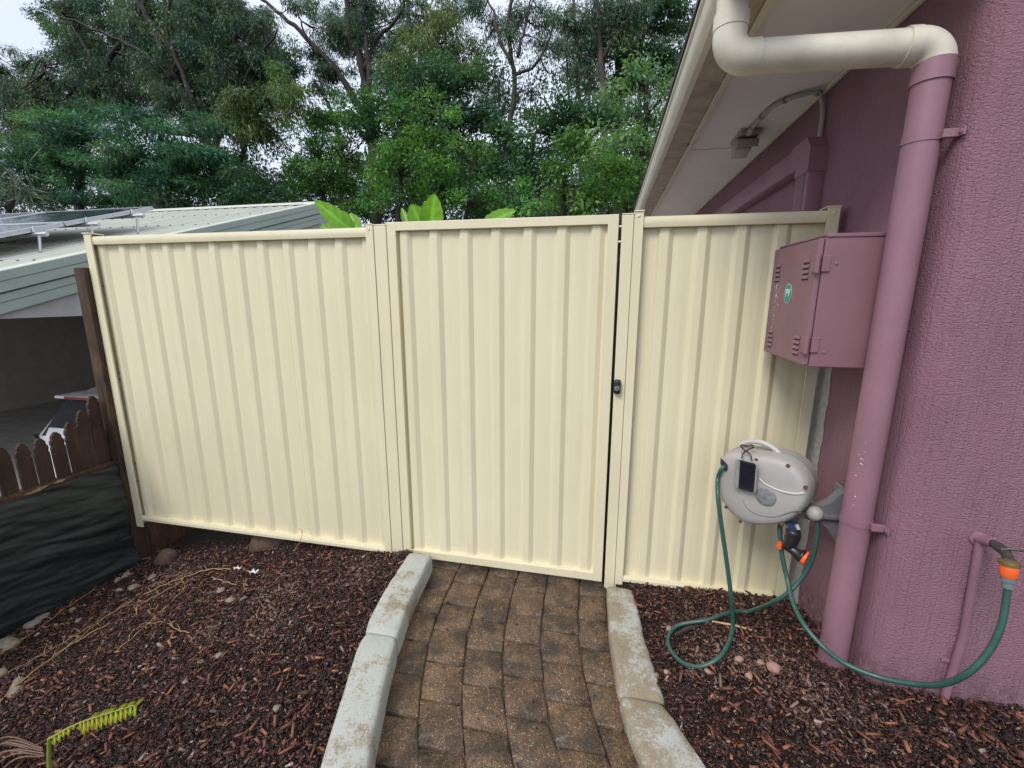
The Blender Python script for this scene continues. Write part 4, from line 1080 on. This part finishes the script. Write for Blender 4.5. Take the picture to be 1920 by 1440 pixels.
tree('understorey_bush', 'dark understorey bush low behind carport roof end', 'bush', 'dark', 12.5, [(420, 360, 80, 35), (500, 360, 60, 35), (360, 375, 60, 22), (450, 330, 40, 25)], seed=6)
tree('gum_tree', 'big dark forked gum tree with trunk rising above gate hinge', 'tree', 'euc', 18, [(620, 40, 50, 40), (660, 80, 55, 45), (600, 120, 35, 40), (720, 50, 50, 45), (740, 120, 40, 35), (660, 10, 70, 25), (570, 20, 35, 22), (640, 160, 45, 35), (800, 20, 60, 30)], [([(705, 410), (700, 320), (692, 225), (680, 130), (655, 55), (650, -40)], .27, .10), ([(692, 240), (650, 160), (590, 85), (530, 30), (480, -10)], .16, .05), ([(690, 200), (690, 110), (680, 40), (690, -40)], .13, .05), ([(685, 130), (705, 75), (745, 35), (770, -30)], .10, .04), ([(640, 400), (640, 290), (625, 220), (590, 150)], .16, .05), ([(600, 105), (570, 60), (555, 10)], .06, .02)], seed=7, dens=1.15)
tree('understorey_tree', 'dense dark green tree below the forked gum tree', 'tree', 'bush', 14, [(590, 310, 55, 50), (640, 260, 60, 45), (560, 350, 55, 35), (650, 330, 60, 55), (600, 220, 40, 30), (680, 210, 40, 40), (620, 385, 80, 25)], seed=8)
tree('understorey_tree', 'dark rounded tree in the middle behind the gate', 'tree', 'dark', 14.5, [(800, 180, 90, 60), (860, 150, 60, 45), (730, 230, 60, 45), (820, 250, 90, 60), (900, 210, 50, 55), (900, 300, 60, 60), (780, 330, 90, 50), (930, 140, 25, 30)], [([(810, 410), (810, 300), (815, 180)], .2, .06)], seed=9)
tree('olive_tree', 'yellowish olive tree top rising over the dark middle tree', 'tree', 'olive', 16, [(790, 110, 50, 45), (850, 90, 50, 40), (880, 130, 40, 40), (820, 60, 50, 30), (760, 150, 35, 30)], [([(830, 400), (830, 250), (820, 120), (825, 30)], .18, .05)], seed=10)
tree('understorey_bush', 'fresh green bush just above the broad leaved plant', 'bush', 'bright', 11, [(750, 290, 45, 40), (800, 300, 55, 55), (770, 240, 45, 35), (830, 230, 40, 40), (730, 340, 40, 40), (800, 360, 60, 30)], seed=11, dens=.9)
tree('understorey_bush', 'mid green bush between the two brighter bushes', 'bush', 'bush', 12, [(880, 350, 60, 40), (850, 300, 45, 40), (700, 370, 50, 30), (930, 370, 50, 30), (720, 300, 40, 45)], seed=12)
tree('gum_tree', 'slender pale gum tree with fine forks against sky in middle', 'tree', 'euc', 19, [(900, 30, 45, 35), (960, 20, 50, 30), (1020, 60, 30, 40), (1040, 110, 35, 30), (1000, 20, 45, 25), (930, 70, 25, 30), (970, 90, 30, 30), (985, 160, 22, 35)], [([(945, 410), (945, 300), (958, 220), (965, 150), (952, 60), (962, -30)], .17, .06), ([(965, 140), (1005, 120), (1030, 70), (1050, 10)], .07, .03), ([(960, 120), (935, 70), (925, 20), (890, -20)], .07, .03), ([(968, 110), (985, 50), (1000, -20)], .06, .03), ([(955, 70), (985, 30), (1000, 0)], .05, .02)], 'bark_grey', seed=13, dens=.75)
tree('gum_tree', 'tall dark gum tree left of gutter with straight trunk', 'tree', 'euc', 17, [(1110, 40, 60, 45), (1170, 60, 60, 50), (1080, 20, 50, 30), (1160, 10, 60, 35), (1110, 90, 40, 25)], [([(1130, 410), (1130, 250), (1128, 120), (1120, 0), (1118, -50)], .18, .08), ([(1128, 110), (1160, 60), (1190, 20)], .07, .03)], 'bark_grey', seed=14, dens=1.1)
tree('gum_tree', 'gum tree with thick straight trunk closest to the gutter', 'tree', 'dark', 18, [(1180, 110, 55, 45), (1240, 50, 60, 50), (1280, 20, 60, 40), (1250, 110, 50, 40), (1180, 160, 40, 25)], [([(1158, 410), (1157, 260), (1160, 120), (1166, -40)], .22, .12), ([(1160, 130), (1210, 60), (1260, 0)], .09, .03)], 'bark_grey', seed=15, dens=.95)
tree('gum_tree', 'thin bare stemmed gum sapling between the right hand trunks', 'tree', 'euc', 20, [(1090, 150, 35, 30), (1075, 110, 25, 25), (1220, 150, 30, 25)], [([(1085, 410), (1088, 250), (1082, 120), (1075, -20)], .09, .05), ([(1110, 410), (1105, 200), (1108, 40)], .08, .04), ([(1072, 400), (1068, 200), (1060, 90)], .06, .03)], 'bark_grey', seed=16, dens=.8)
tree('understorey_tree', 'pale leaved tree leaning beside the house gutter', 'tree', 'pale', 10.5, [(1210, 160, 40, 30), (1180, 210, 45, 40), (1240, 190, 35, 40), (1150, 250, 45, 35), (1220, 240, 35, 40), (1195, 145, 30, 15)], seed=17, foot=1230)
tree('understorey_tree', 'dense dark tree below thin gum in middle right', 'tree', 'dark', 14, [(1000, 250, 60, 45), (1060, 210, 60, 35), (960, 310, 55, 55), (1010, 350, 80, 45), (1110, 240, 50, 40), (1120, 200, 45, 25), (940, 260, 30, 30)], seed=18)
tree('understorey_bush', 'bright yellow green bush low beside the gutter end', 'bush', 'bright', 9.5, [(1060, 310, 50, 40), (1110, 350, 60, 40), (1040, 370, 60, 25), (1150, 370, 50, 25), (1090, 280, 35, 30), (1160, 310, 35, 40)], seed=19, dens=.95)
tree('understorey_bush', 'mid green bush under the pale leaved tree', 'bush', 'bush', 11.5, [(1180, 330, 50, 55), (1140, 290, 45, 40), (1210, 290, 35, 45), (1200, 375, 60, 25), (1000, 385, 60, 20)], seed=20)
tree('spiky_tree', 'spiky grey green pandanus at left edge above solar panels', 'tree', 'spiky', 9.5, [(45, 365, 26, 26), (10, 320, 26, 30), (15, 372, 30, 22)], [([(20, 420), (22, 380), (25, 340)], .08, .05)], seed=21)
# far wood that reads as one mass behind them
VV = []; FF = []; TT = []; base = 0; rg = np.random.default_rng(55)
for k in range(430):
    px_ = rg.uniform(-250, 1350); py_ = rg.uniform(280, 420) if rg.random() < .86 else rg.uniform(120, 260); c = aty(px_, py_, rg.uniform(24, 32)); n_ = 260
    g_ = unit(rg.normal(size=(n_, 3)))*(rg.random((n_, 1))**.5); P_ = c+g_*np.array([1.2, 1.0, .8])
    T_ = np.array([.034, .075, .050])*rg.uniform(.7, 1.4)*rg.uniform(.8, 1.25, (n_, 1))
    v, f, t = leaf_cloud(P_, rg.uniform(.2, .36, n_), rg.uniform(.08, .14, n_), unit(g_+rg.normal(0, .5, (n_, 3))), unit(np.array([0, -.2, 1.])+rg.normal(0, .5, (n_, 3))), T_)
    VV.append(v); FF.append(f+base); TT.append(t); base += len(v)
tag(fastmesh('far_woodland', np.concatenate(VV), np.concatenate(FF), np.concatenate(TT), M['leaf']), 'dark woodland mass far behind the trees', 'woodland', kind='stuff')

# broad leaved plants just behind the fence
def blade(name, p0, p1, width, nrm, tint, parent, curl=.06, fold=.25, n=12):
    p0, p1, nrm = np.array(p0, float), np.array(p1, float), np.array(nrm, float)
    d = p1-p0; Ln = np.linalg.norm(d); d /= Ln; nrm = nrm-d*np.dot(nrm, d); nrm /= np.linalg.norm(nrm); s = np.cross(d, nrm)
    V = []; F = []; T = []; m_ = 8
    for i in range(n+1):
        t = i/n; w_ = width*.5*(math.sin(math.pi*min(1, t*.93+.07))**.75)*(1 if t < .98 else .25); c = p0+d*Ln*t-nrm*curl*Ln*(t*t)+nrm*curl*.4*t*Ln
        for j in range(m_+1):
            u = (j/m_-.5)*2; V.append(c+s*w_*u+nrm*(abs(u)*w_*fold+.006*math.sin(t*38+abs(u)*4)*abs(u)))
            k_ = 1.5 if abs(u) < .1 else 1+.16*math.sin(t*46+abs(u)*5); T.append(np.array(tint)*k_)
    for i in range(n):
        for j in range(m_): F.append((i*(m_+1)+j, i*(m_+1)+j+1, (i+1)*(m_+1)+j+1, (i+1)*(m_+1)+j))
    o = fastmesh(name, V, F, T, M['leaf_big'], parent); o.data.shade_smooth(); return o
def bigplant(label, foot, leaves_, y):
    b = aty(foot, 420, y); root = empty('broad_leaved_plant', (b[0], y, -.45)); tag(root, label, 'plant', 'broad leaved plants behind the fence')
    top = np.array([b[0], y, 1.62]); tube('stem', [(b[0]+.05, y, -.5), (b[0]-.02, y+.02, .6), tuple(top)], [.03, .025, .018], M['bark_grey'], root, 10)
    for (bx_, by_, tx_, ty_, w_, dy, tone) in leaves_:
        p0 = aty(bx_, by_, y); p1 = aty(tx_, ty_, y+dy)
        lf = blade('leaf', p0, p1, w_, (0.15, -1, .45), (.17*tone, .37*tone, .035*tone), root)
        tube('leaf_stalk', [top, (top+p0)/2-np.array([0, 0, .03]), p0], [.007, .006, .005], M['pale_green'], lf, 6)
bigplant('bright broad leaved plant above middle of gate, tallest leaf upright', 800, [(808, 445, 814, 362, .15, -.05, 1.0), (800, 440, 770, 382, .135, -.05, .95), (770, 435, 752, 388, .05, .04, .8), (820, 450, 850, 418, .09, .1, .8), (790, 460, 740, 425, .10, .1, .8)], 2.65)
bigplant('bright broad leaved plant with long leaves at left fence post', 650, [(668, 440, 588, 374, .12, -.08, .95), (655, 435, 641, 394, .09, 0, 1.0), (675, 440, 655, 398, .09, .05, .9), (640, 450, 600, 420, .10, .1, .8)], 2.75)
bigplant('single bright leaf plant peeking over gate right of centre', 905, [(900, 425, 968, 393, .095, -.05, .95), (890, 440, 860, 425, .09, 0, .8)], 2.6)

# =================================================================== GROUND COVER
PAL = np.array([(.016, .008, .007), (.030, .014, .011), (.062, .023, .017), (.115, .038, .028), (.17, .062, .042), (.32, .15, .08), (.14, .09, .08), (.32, .26, .22)])
PPR = np.array([.24, .22, .19, .15, .09, .04, .05, .025])
PATCH = [(-1.62, 1.72, .16), (-1.45, 1.5, .12), (-1.75, 1.42, .08), (-1.25, 1.9, .12), (.62, 1.52, .10), (.45, 1.62, .08), (.75, 1.38, .10), (-2.5, 1.9, .15)]
def chips(name, pts, zf, seed, label, smin=.35):
    rg = np.random.default_rng(seed); n = len(pts)
    L = np.clip(rg.lognormal(math.log(.0085), .62, n), .003, .05); W = np.clip(L*rg.uniform(.2, .75, n), .002, .012); H = np.clip(W*rg.uniform(.2, .7, n), .001, .006)
    big = rg.random(n) < .008; L = np.where(big, rg.uniform(.025, .05, n), L); W = np.where(big, rg.uniform(.007, .015, n), W); H = np.where(big, rg.uniform(.003, .007, n), H)
    yaw = rg.uniform(0, 2*math.pi, n); pit = rg.normal(0, .33, n); rol = rg.normal(0, .5, n)
    cy, sy, cp, sp_, cr, sr = np.cos(yaw), np.sin(yaw), np.cos(pit), np.sin(pit), np.cos(rol), np.sin(rol)
    X = np.stack([cy*cp, sy*cp, sp_], 1); Yv = np.stack([-sy, cy, 0*cy], 1); Z = np.cross(X, Yv); Yr = Yv*cr[:, None]+Z*sr[:, None]; Zr = np.cross(X, Yr)
    c = np.stack([pts[:, 0], pts[:, 1], zf(pts[:, 0], pts[:, 1])+rg.uniform(-.008, .010, n)+big*.008], 1)
    V = np.empty((n, 8, 3)); q = 0
    for a in (-1, 1):
        for b in (-1, 1):
            for d in (-1, 1):
                tp_ = rg.uniform(.35, 1.0, n)
                V[:, q] = c+X*(a*L*.5*rg.uniform(.8, 1.1, n))[:, None]+Yr*(b*W*.5*tp_)[:, None]+Zr*(d*H*.5)[:, None]; q += 1
    f = np.array([(0, 1, 3, 2), (4, 6, 7, 5), (0, 4, 5, 1), (2, 3, 7, 6), (0, 2, 6, 4), (1, 5, 7, 3)])
    F = (np.arange(n)[:, None, None]*8+f[None]).reshape(-1, 4)
    T = PAL[rg.choice(len(PAL), n, p=PPR/PPR.sum())]*rg.uniform(.7, 1.35, (n, 1))
    T[big] = np.array([.21, .082, .042])*rg.uniform(.3, 1.4, (int(big.sum()), 1))*np.array([1, 1, 1])
    for cx_, cy_, cr_ in PATCH:   # sandy subsoil turned up among the bark
        d_ = np.hypot(pts[:, 0]-cx_, pts[:, 1]-cy_)/cr_; k_ = rg.random(n) < .75*np.exp(-d_*d_)
        T[k_] = np.array([.20, .125, .095])*rg.uniform(.6, 1.3, (int(k_.sum()), 1)); 
    o = fastmesh(name, V.reshape(-1, 3), F, np.repeat(T, 8, axis=0), M['chips']); tag(o, label, 'mulch', kind='stuff'); return o
rg = np.random.default_rng(5)
p = np.stack([rg.uniform(-3.02, -.5, 70000), rg.uniform(.72, 2.2, 70000)], 1)
lo = np.array([Lo(float(y)) for y in np.linspace(.5, 2.3, 200)])
p = p[p[:, 0] < np.interp(p[:, 1], np.linspace(.5, 2.3, 200), lo)+.008]
chips('bark_mulch', p, z_left, 21, 'dark red brown bark mulch covering the left garden bed')
ro = np.array([Ro(float(y)) for y in np.linspace(.5, 2.3, 200)])
p = np.stack([rg.uniform(.15, 1.75, 46000), rg.uniform(.9, 2.1, 46000)], 1)
p = p[(p[:, 0] > np.interp(p[:, 1], np.linspace(.5, 2.3, 200), ro)-.008) & ((p[:, 1] < 1.485) | (p[:, 0] < .925))]
chips('bark_mulch', p, z_right, 22, 'dark red brown bark mulch between edging and plum wall')
def crumbs(name, pts, zf, seed, label):
    rg = np.random.default_rng(seed); n = len(pts); r_ = np.clip(rg.lognormal(math.log(.0032), .45, n), .0015, .009)
    c = np.stack([pts[:, 0], pts[:, 1], zf(pts[:, 0], pts[:, 1])+rg.uniform(-.004, .010, n)], 1)
    d = rg.normal(size=(n, 4, 3)); d /= np.linalg.norm(d, axis=2)[:, :, None]; d *= np.array([1.3, 1.0, .8]); V = c[:, None]+d*r_[:, None, None]
    f = np.array([(0, 1, 2), (0, 2, 3), (0, 3, 1), (1, 3, 2)]); F = (np.arange(n)[:, None, None]*4+f[None]).reshape(-1, 3)
    T = PAL[rg.choice(len(PAL), n, p=PPR/PPR.sum())]*rg.uniform(.6, 1.4, (n, 1))
    o = fastmesh(name, V.reshape(-1, 3), F, np.repeat(T, 4, axis=0), M['chips']); tag(o, label, 'mulch', kind='stuff')
p = np.stack([rg.uniform(-3.02, -.5, 90000), rg.uniform(.72, 2.3, 90000)], 1)
crumbs('mulch_fines', p[p[:, 0] < np.interp(p[:, 1], np.linspace(.5, 2.3, 200), lo)+.01], z_left, 31, 'fine brown crumbs of mulch in the left garden bed')
p = np.stack([rg.uniform(.15, 1.75, 60000), rg.uniform(.9, 2.1, 60000)], 1)
crumbs('mulch_fines', p[(p[:, 0] > np.interp(p[:, 1], np.linspace(.5, 2.3, 200), ro)-.01) & ((p[:, 1] < 1.485) | (p[:, 0] < .925))], z_right, 32, 'fine brown crumbs of mulch beside the plum wall')
# a few crumbs kicked onto the pavers and edging
p = np.stack([rg.uniform(-.9, .15, 420), rg.uniform(.95, 2.1, 420)], 1)
p = p[(p[:, 0] > np.array([Li(float(y)) for y in p[:, 1]])+.01) & (p[:, 0] < np.array([Ri(float(y)) for y in p[:, 1]])-.01)]
crumbs('path_crumbs', p, lambda x, y: 0*x+.001, 33, 'stray mulch crumbs scattered on the paver path')
# stones
def stone(loc, r, seed, mat='stone', squash=.65):
    rs = random.Random(seed); bm = bmesh.new(); bmesh.ops.create_icosphere(bm, subdivisions=2, radius=1)
    ph = [rs.uniform(0, 6) for _ in range(6)]; s = [rs.uniform(.8, 1.3), rs.uniform(.7, 1.0), squash*rs.uniform(.8, 1.15)]
    for v in bm.verts:
        d = 1+.16*math.sin(3*v.co.x+ph[0])+.14*math.sin(4*v.co.y+ph[1])+.12*math.sin(5*v.co.z+ph[2])+.07*math.sin(9*v.co.x+7*v.co.y+ph[3])
        v.co = Vector([v.co[i]*s[i]*d*r for i in range(3)])
    bmesh.ops.rotate(bm, verts=bm.verts, cent=(0, 0, 0), matrix=Matrix.Rotation(ph[4], 3, 'Z'))
    me = bpy.data.meshes.new('stone'); 
    for f in bm.faces: f.smooth = True
    bm.to_mesh(me); bm.free(); me.materials.append(M[mat])
    o = bpy.data.objects.new('stone', me); COL.objects.link(o); o.location = loc; return o
def gl(px, py):
    z = -.1
    for _ in range(8): p = atz(px, py, z); z = float(z_left(p[0], p[1]))
    return np.array([p[0], p[1], z])
def gr(px, py):
    z = .12
    for _ in range(8): p = atz(px, py, z); z = float(z_right(p[0], p[1]))
    return np.array([p[0], p[1], z])
SL_ = {0: 'largest tan stone at left photo edge against black weed cloth', 1: 'long tan stone second from left edge against weed cloth', 3: 'upper of two tan stones stacked near left photo edge', 4: 'lower of two tan stones stacked near left photo edge', 5: 'tan stone cut off by left photo edge below largest stone', 9: 'small stone just in front of the earth clod row', 11: 'tan stone nearest the large earth clod'}
for i, (px_, py_, r_) in enumerate([(14, 1212, .050), (62, 1174, .034), (80, 1160, .030), (34, 1284, .030), (30, 1300, .026), (0, 1268, .03), (136, 1145, .02), (222, 1090, .03), (250, 1104, .026), (225, 1108, .02), (236, 1083, .03), (285, 1085, .026), (150, 1165, .016), (105, 1175, .016)]):
    o = stone(gl(px_, py_)+np.array([0, 0, r_*.25]), r_, i); tag(o, SL_.get(i, 'small weathered stone lying along foot of black weed cloth'), 'stone', 'stones along foot of the weed cloth')
for i, (px_, py_, r_) in enumerate([(415, 1110, .022), (432, 1128, .024), (455, 1125, .016), (412, 1230, .016), (520, 1330, .018), (348, 1280, .014), (460, 1107, .012), (530, 1195, .012)]):
    o = stone(gl(px_, py_)+np.array([0, 0, r_*.3]), r_, 40+i); tag(o, 'pale lump of stone among mulch in left garden bed', 'stone', 'pale stones in the left bed')
for i, (px_, py_, r_) in enumerate([(1450, 1255, .022), (1425, 1245, .016), (1330, 1262, .016), (1250, 1262, .016), (1256, 1180, .015), (1385, 1240, .018), (1405, 1270, .014), (1345, 1215, .012), (1230, 1268, .012), (1215, 1285, .010)]):
    o = stone(gr(px_, py_)+np.array([0, 0, r_*.3]), r_, 60+i, 'pink_stone'); tag(o, 'largest pinkish stone right of the hose loop' if i == 0 else ('pinkish stone left of hose loop beside edging' if i == 4 else 'small pinkish stone on mulch near the hose loop'), 'stone', 'pinkish stones near the hose')
o = stone(gl(312, 1050)+np.array([0, 0, .01]), .085, 91, 'clod_earth', .6); tag(o, 'large clod of earth under left end of steel fence', 'clod')
o.name = 'earth_clod'
o = stone(np.array([-2.12, 2.24, -.09]), .13, 92, 'clod_earth', .6); tag(o, 'brown rock showing beneath bottom rail of left fence panel', 'rock'); o.name = 'rock'
# white scraps
for i, (px_, py_, lab_) in enumerate([(444, 1070, 'crumpled white scrap on mulch below left fence panel'), (474, 1077, 'curved pale scrap beside white scrap on left mulch')]):
    c = gl(px_, py_)+np.array([0, 0, .012]); V = []; F = []
    for a in range(6):
        for b in range(4): V.append((c[0]+(a-2.5)*.010*(1 if i else .7)+.003*b, c[1]+(b-1.5)*.008+.006*math.sin(a*1.7), c[2]+.008*math.sin(a*2.1+b*1.3+i)+.006*abs(b-1.5)))
    for a in range(5):
        for b in range(3): F.append((a*4+b, a*4+b+1, a*4+b+5, a*4+b+4))
    o = mesh('paper_scrap', V, F, M['white_scrap'], smooth=True); tag(o, lab_, 'scrap'); o.modifiers.new('thickness', 'SOLIDIFY').thickness = .0015
# dry grass runners on the left bed
runs = [([(0, 960), (120, 850), (400, 640), (620, 520)], .0032, 'thick straw coloured grass runner crossing lower left mulch'),
        ([(800, 360), (930, 300), (1060, 250), (1180, 215), (1300, 210)], .0034, 'straw coloured grass runner near white scraps on left bed'),
        ([(660, 670), (820, 530), (940, 420), (1035, 320), (1030, 280)], .0022, 'thin pale runner bending up from mulch middle of left bed'),
        ([(770, 480), (780, 420), (860, 370), (1000, 300), (1040, 255)], .0025, 'curled dry runner looping beside the straw runner'),
        ([(50, 800), (250, 690), (420, 590), (560, 500), (760, 380)], .0022, 'long thin dry runner pointing from clod to bed corner'),
        ([(300, 700), (450, 600), (600, 480), (740, 400)], .002, 'faint dry runner parallel to weed cloth'),
        ([(820, 520), (930, 510), (1000, 560), (1070, 575)], .0022, 'short hooked dry runner in centre of left mulch'),
        ([(1190, 255), (1260, 280), (1330, 300)], .003, 'short brown twig under the white scraps'),
        ([(0, 700), (200, 560), (350, 450), (520, 330), (640, 225)], .0022, 'dry runner lying along foot of weed cloth')]
for pts, r_, lab_ in runs:
    P = [gl(a/3, 1000+b/3)+np.array([0, 0, .008+.010*random.random()]) for a, b in pts]
    rt = empty('grass_runner', tuple(P[0])); tag(rt, lab_, 'dry grass', 'dry grass runners on left bed')
    S_ = spline(P, 8); tube('stem', [q+np.array([0, 0, .003*math.sin(i*1.3)]) for i, q in enumerate(S_)], r_*.72, M['dry_straw'], rt, 6)
    for i in range(3, len(S_)-2, 5):
        q = S_[i]; a = random.uniform(0, 6.28); e = q+np.array([.05*math.cos(a), .05*math.sin(a), .012])
        tube('side_shoot', [q, (q+e)/2+np.array([0, 0, .01]), e], [.0012, .001, .0005], M['dry_straw'], rt, 5)
tf_ = [aty(545, 1012, 2.07), aty(567, 1000, 2.06), aty(565, 990, 2.04)]
gb = tube('dry_grass', spline([gl(548, 1040), aty(562, 1015, 2.05), aty(567, 998, 2.04), aty(561, 991, 2.03)], 6), .0016, M['dry_straw'], None, 5); tag(gb, 'single dry grass blade curling up against bottom rail', 'dry grass')
# cane stick by the hose loop
a, b = gr(1335, 1170), gr(1418, 1188)
tag(tube('wood_splinter', [a+np.array([0, 0, .012]), (a+b)/2+np.array([0, 0, .016]), b+np.array([0, 0, .01])], [.005, .006, .003], M['cut_wood'], None, 5), 'pale wood splinter lying across mulch inside the hose loop', 'splinter')
a, b = gr(1265, 1195), gr(1310, 1178)
tag(tube('bark_strip', [a+np.array([0, 0, .012]), (a+b)/2+np.array([0, 0, .02]), b+np.array([0, 0, .012])], [.006, .011, .005], M['bark_dark'], None, 6), 'dark curled bark strip under left bend of hose loop', 'bark')
# young palm in the corner with a fresh frond and a dead one
pl = gl(92, 1455); pr_ = empty('young_palm', tuple(pl)); tag(pr_, 'young palm with one bright green frond in bottom left corner', 'palm')
s0 = pl; s1 = gl(93, 1440)+np.array([0, 0, .10]); tip = gl(250, 1335)+np.array([0, 0, .06])
s1 = atp(92, 1385, (0, float(pl[1])+.0, 0), np.array([0, 1, 0])); 
tube('stem', [s0-np.array([0, 0, .03]), s0*.5+s1*.5, s1], [.008, .006, .005], M['palm_stem'], pr_, 8)
tipp = aty(252, 1322, float(s1[1])+.10); m1 = aty(150, 1355, float(s1[1])+.04)
rach = spline([s1, m1, tipp], 12); rc = tube('rachis', rach, np.linspace(.004, .0015, len(rach)), M['palm_stem'], pr_, 6)
for i in range(2, len(rach)):
    d = Vector(rach[min(i+1, len(rach)-1)]-rach[i-1]).normalized(); sd_ = d.cross(Vector((0, 0, 1))).normalized(); t = i/len(rach)
    for s in (-1, 1):
        if s < 0 and (t < .5 or i % 2): continue
        if s > 0 and t < .45 and i % 2: continue
        ln = (.034 if t < .45 else .055)*(1.08-.35*t)*random.uniform(.85, 1.1)*random.uniform(.8, 1.1)*(1 if s > 0 else .7)
        if .38 < t < .5 and s > 0: ln *= .5
        e = Vector(rach[i])+(sd_*s*.9+d*.55+Vector((0, 0, -.35)))*ln
        blade('leaflet', rach[i], e, .0115, (0, -.3, 1), (.34*random.uniform(.8, 1.15), .37*random.uniform(.85, 1.1), .02), rc, .05, .2, 5)
df = empty('dead_frond', tuple(gl(20, 1435))); tag(df, 'brown dead palm frond curling into bottom left corner', 'dead frond')
for k in range(11):
    a = gl(88-random.uniform(0, 6), 1420+k*1.2)+np.array([0, 0, .02+.02*random.random()]); b = gl(-30+random.uniform(-20, 20), 1405+k*6)+np.array([0, 0, .01])
    mdp = (a+b)/2+np.array([0, 0, .03+.03*random.random()]); S_ = spline([a, mdp, b], 6)
    tube('strand', S_, np.linspace(.0015, .004, len(S_)), M['dead_frond'], df, 5)
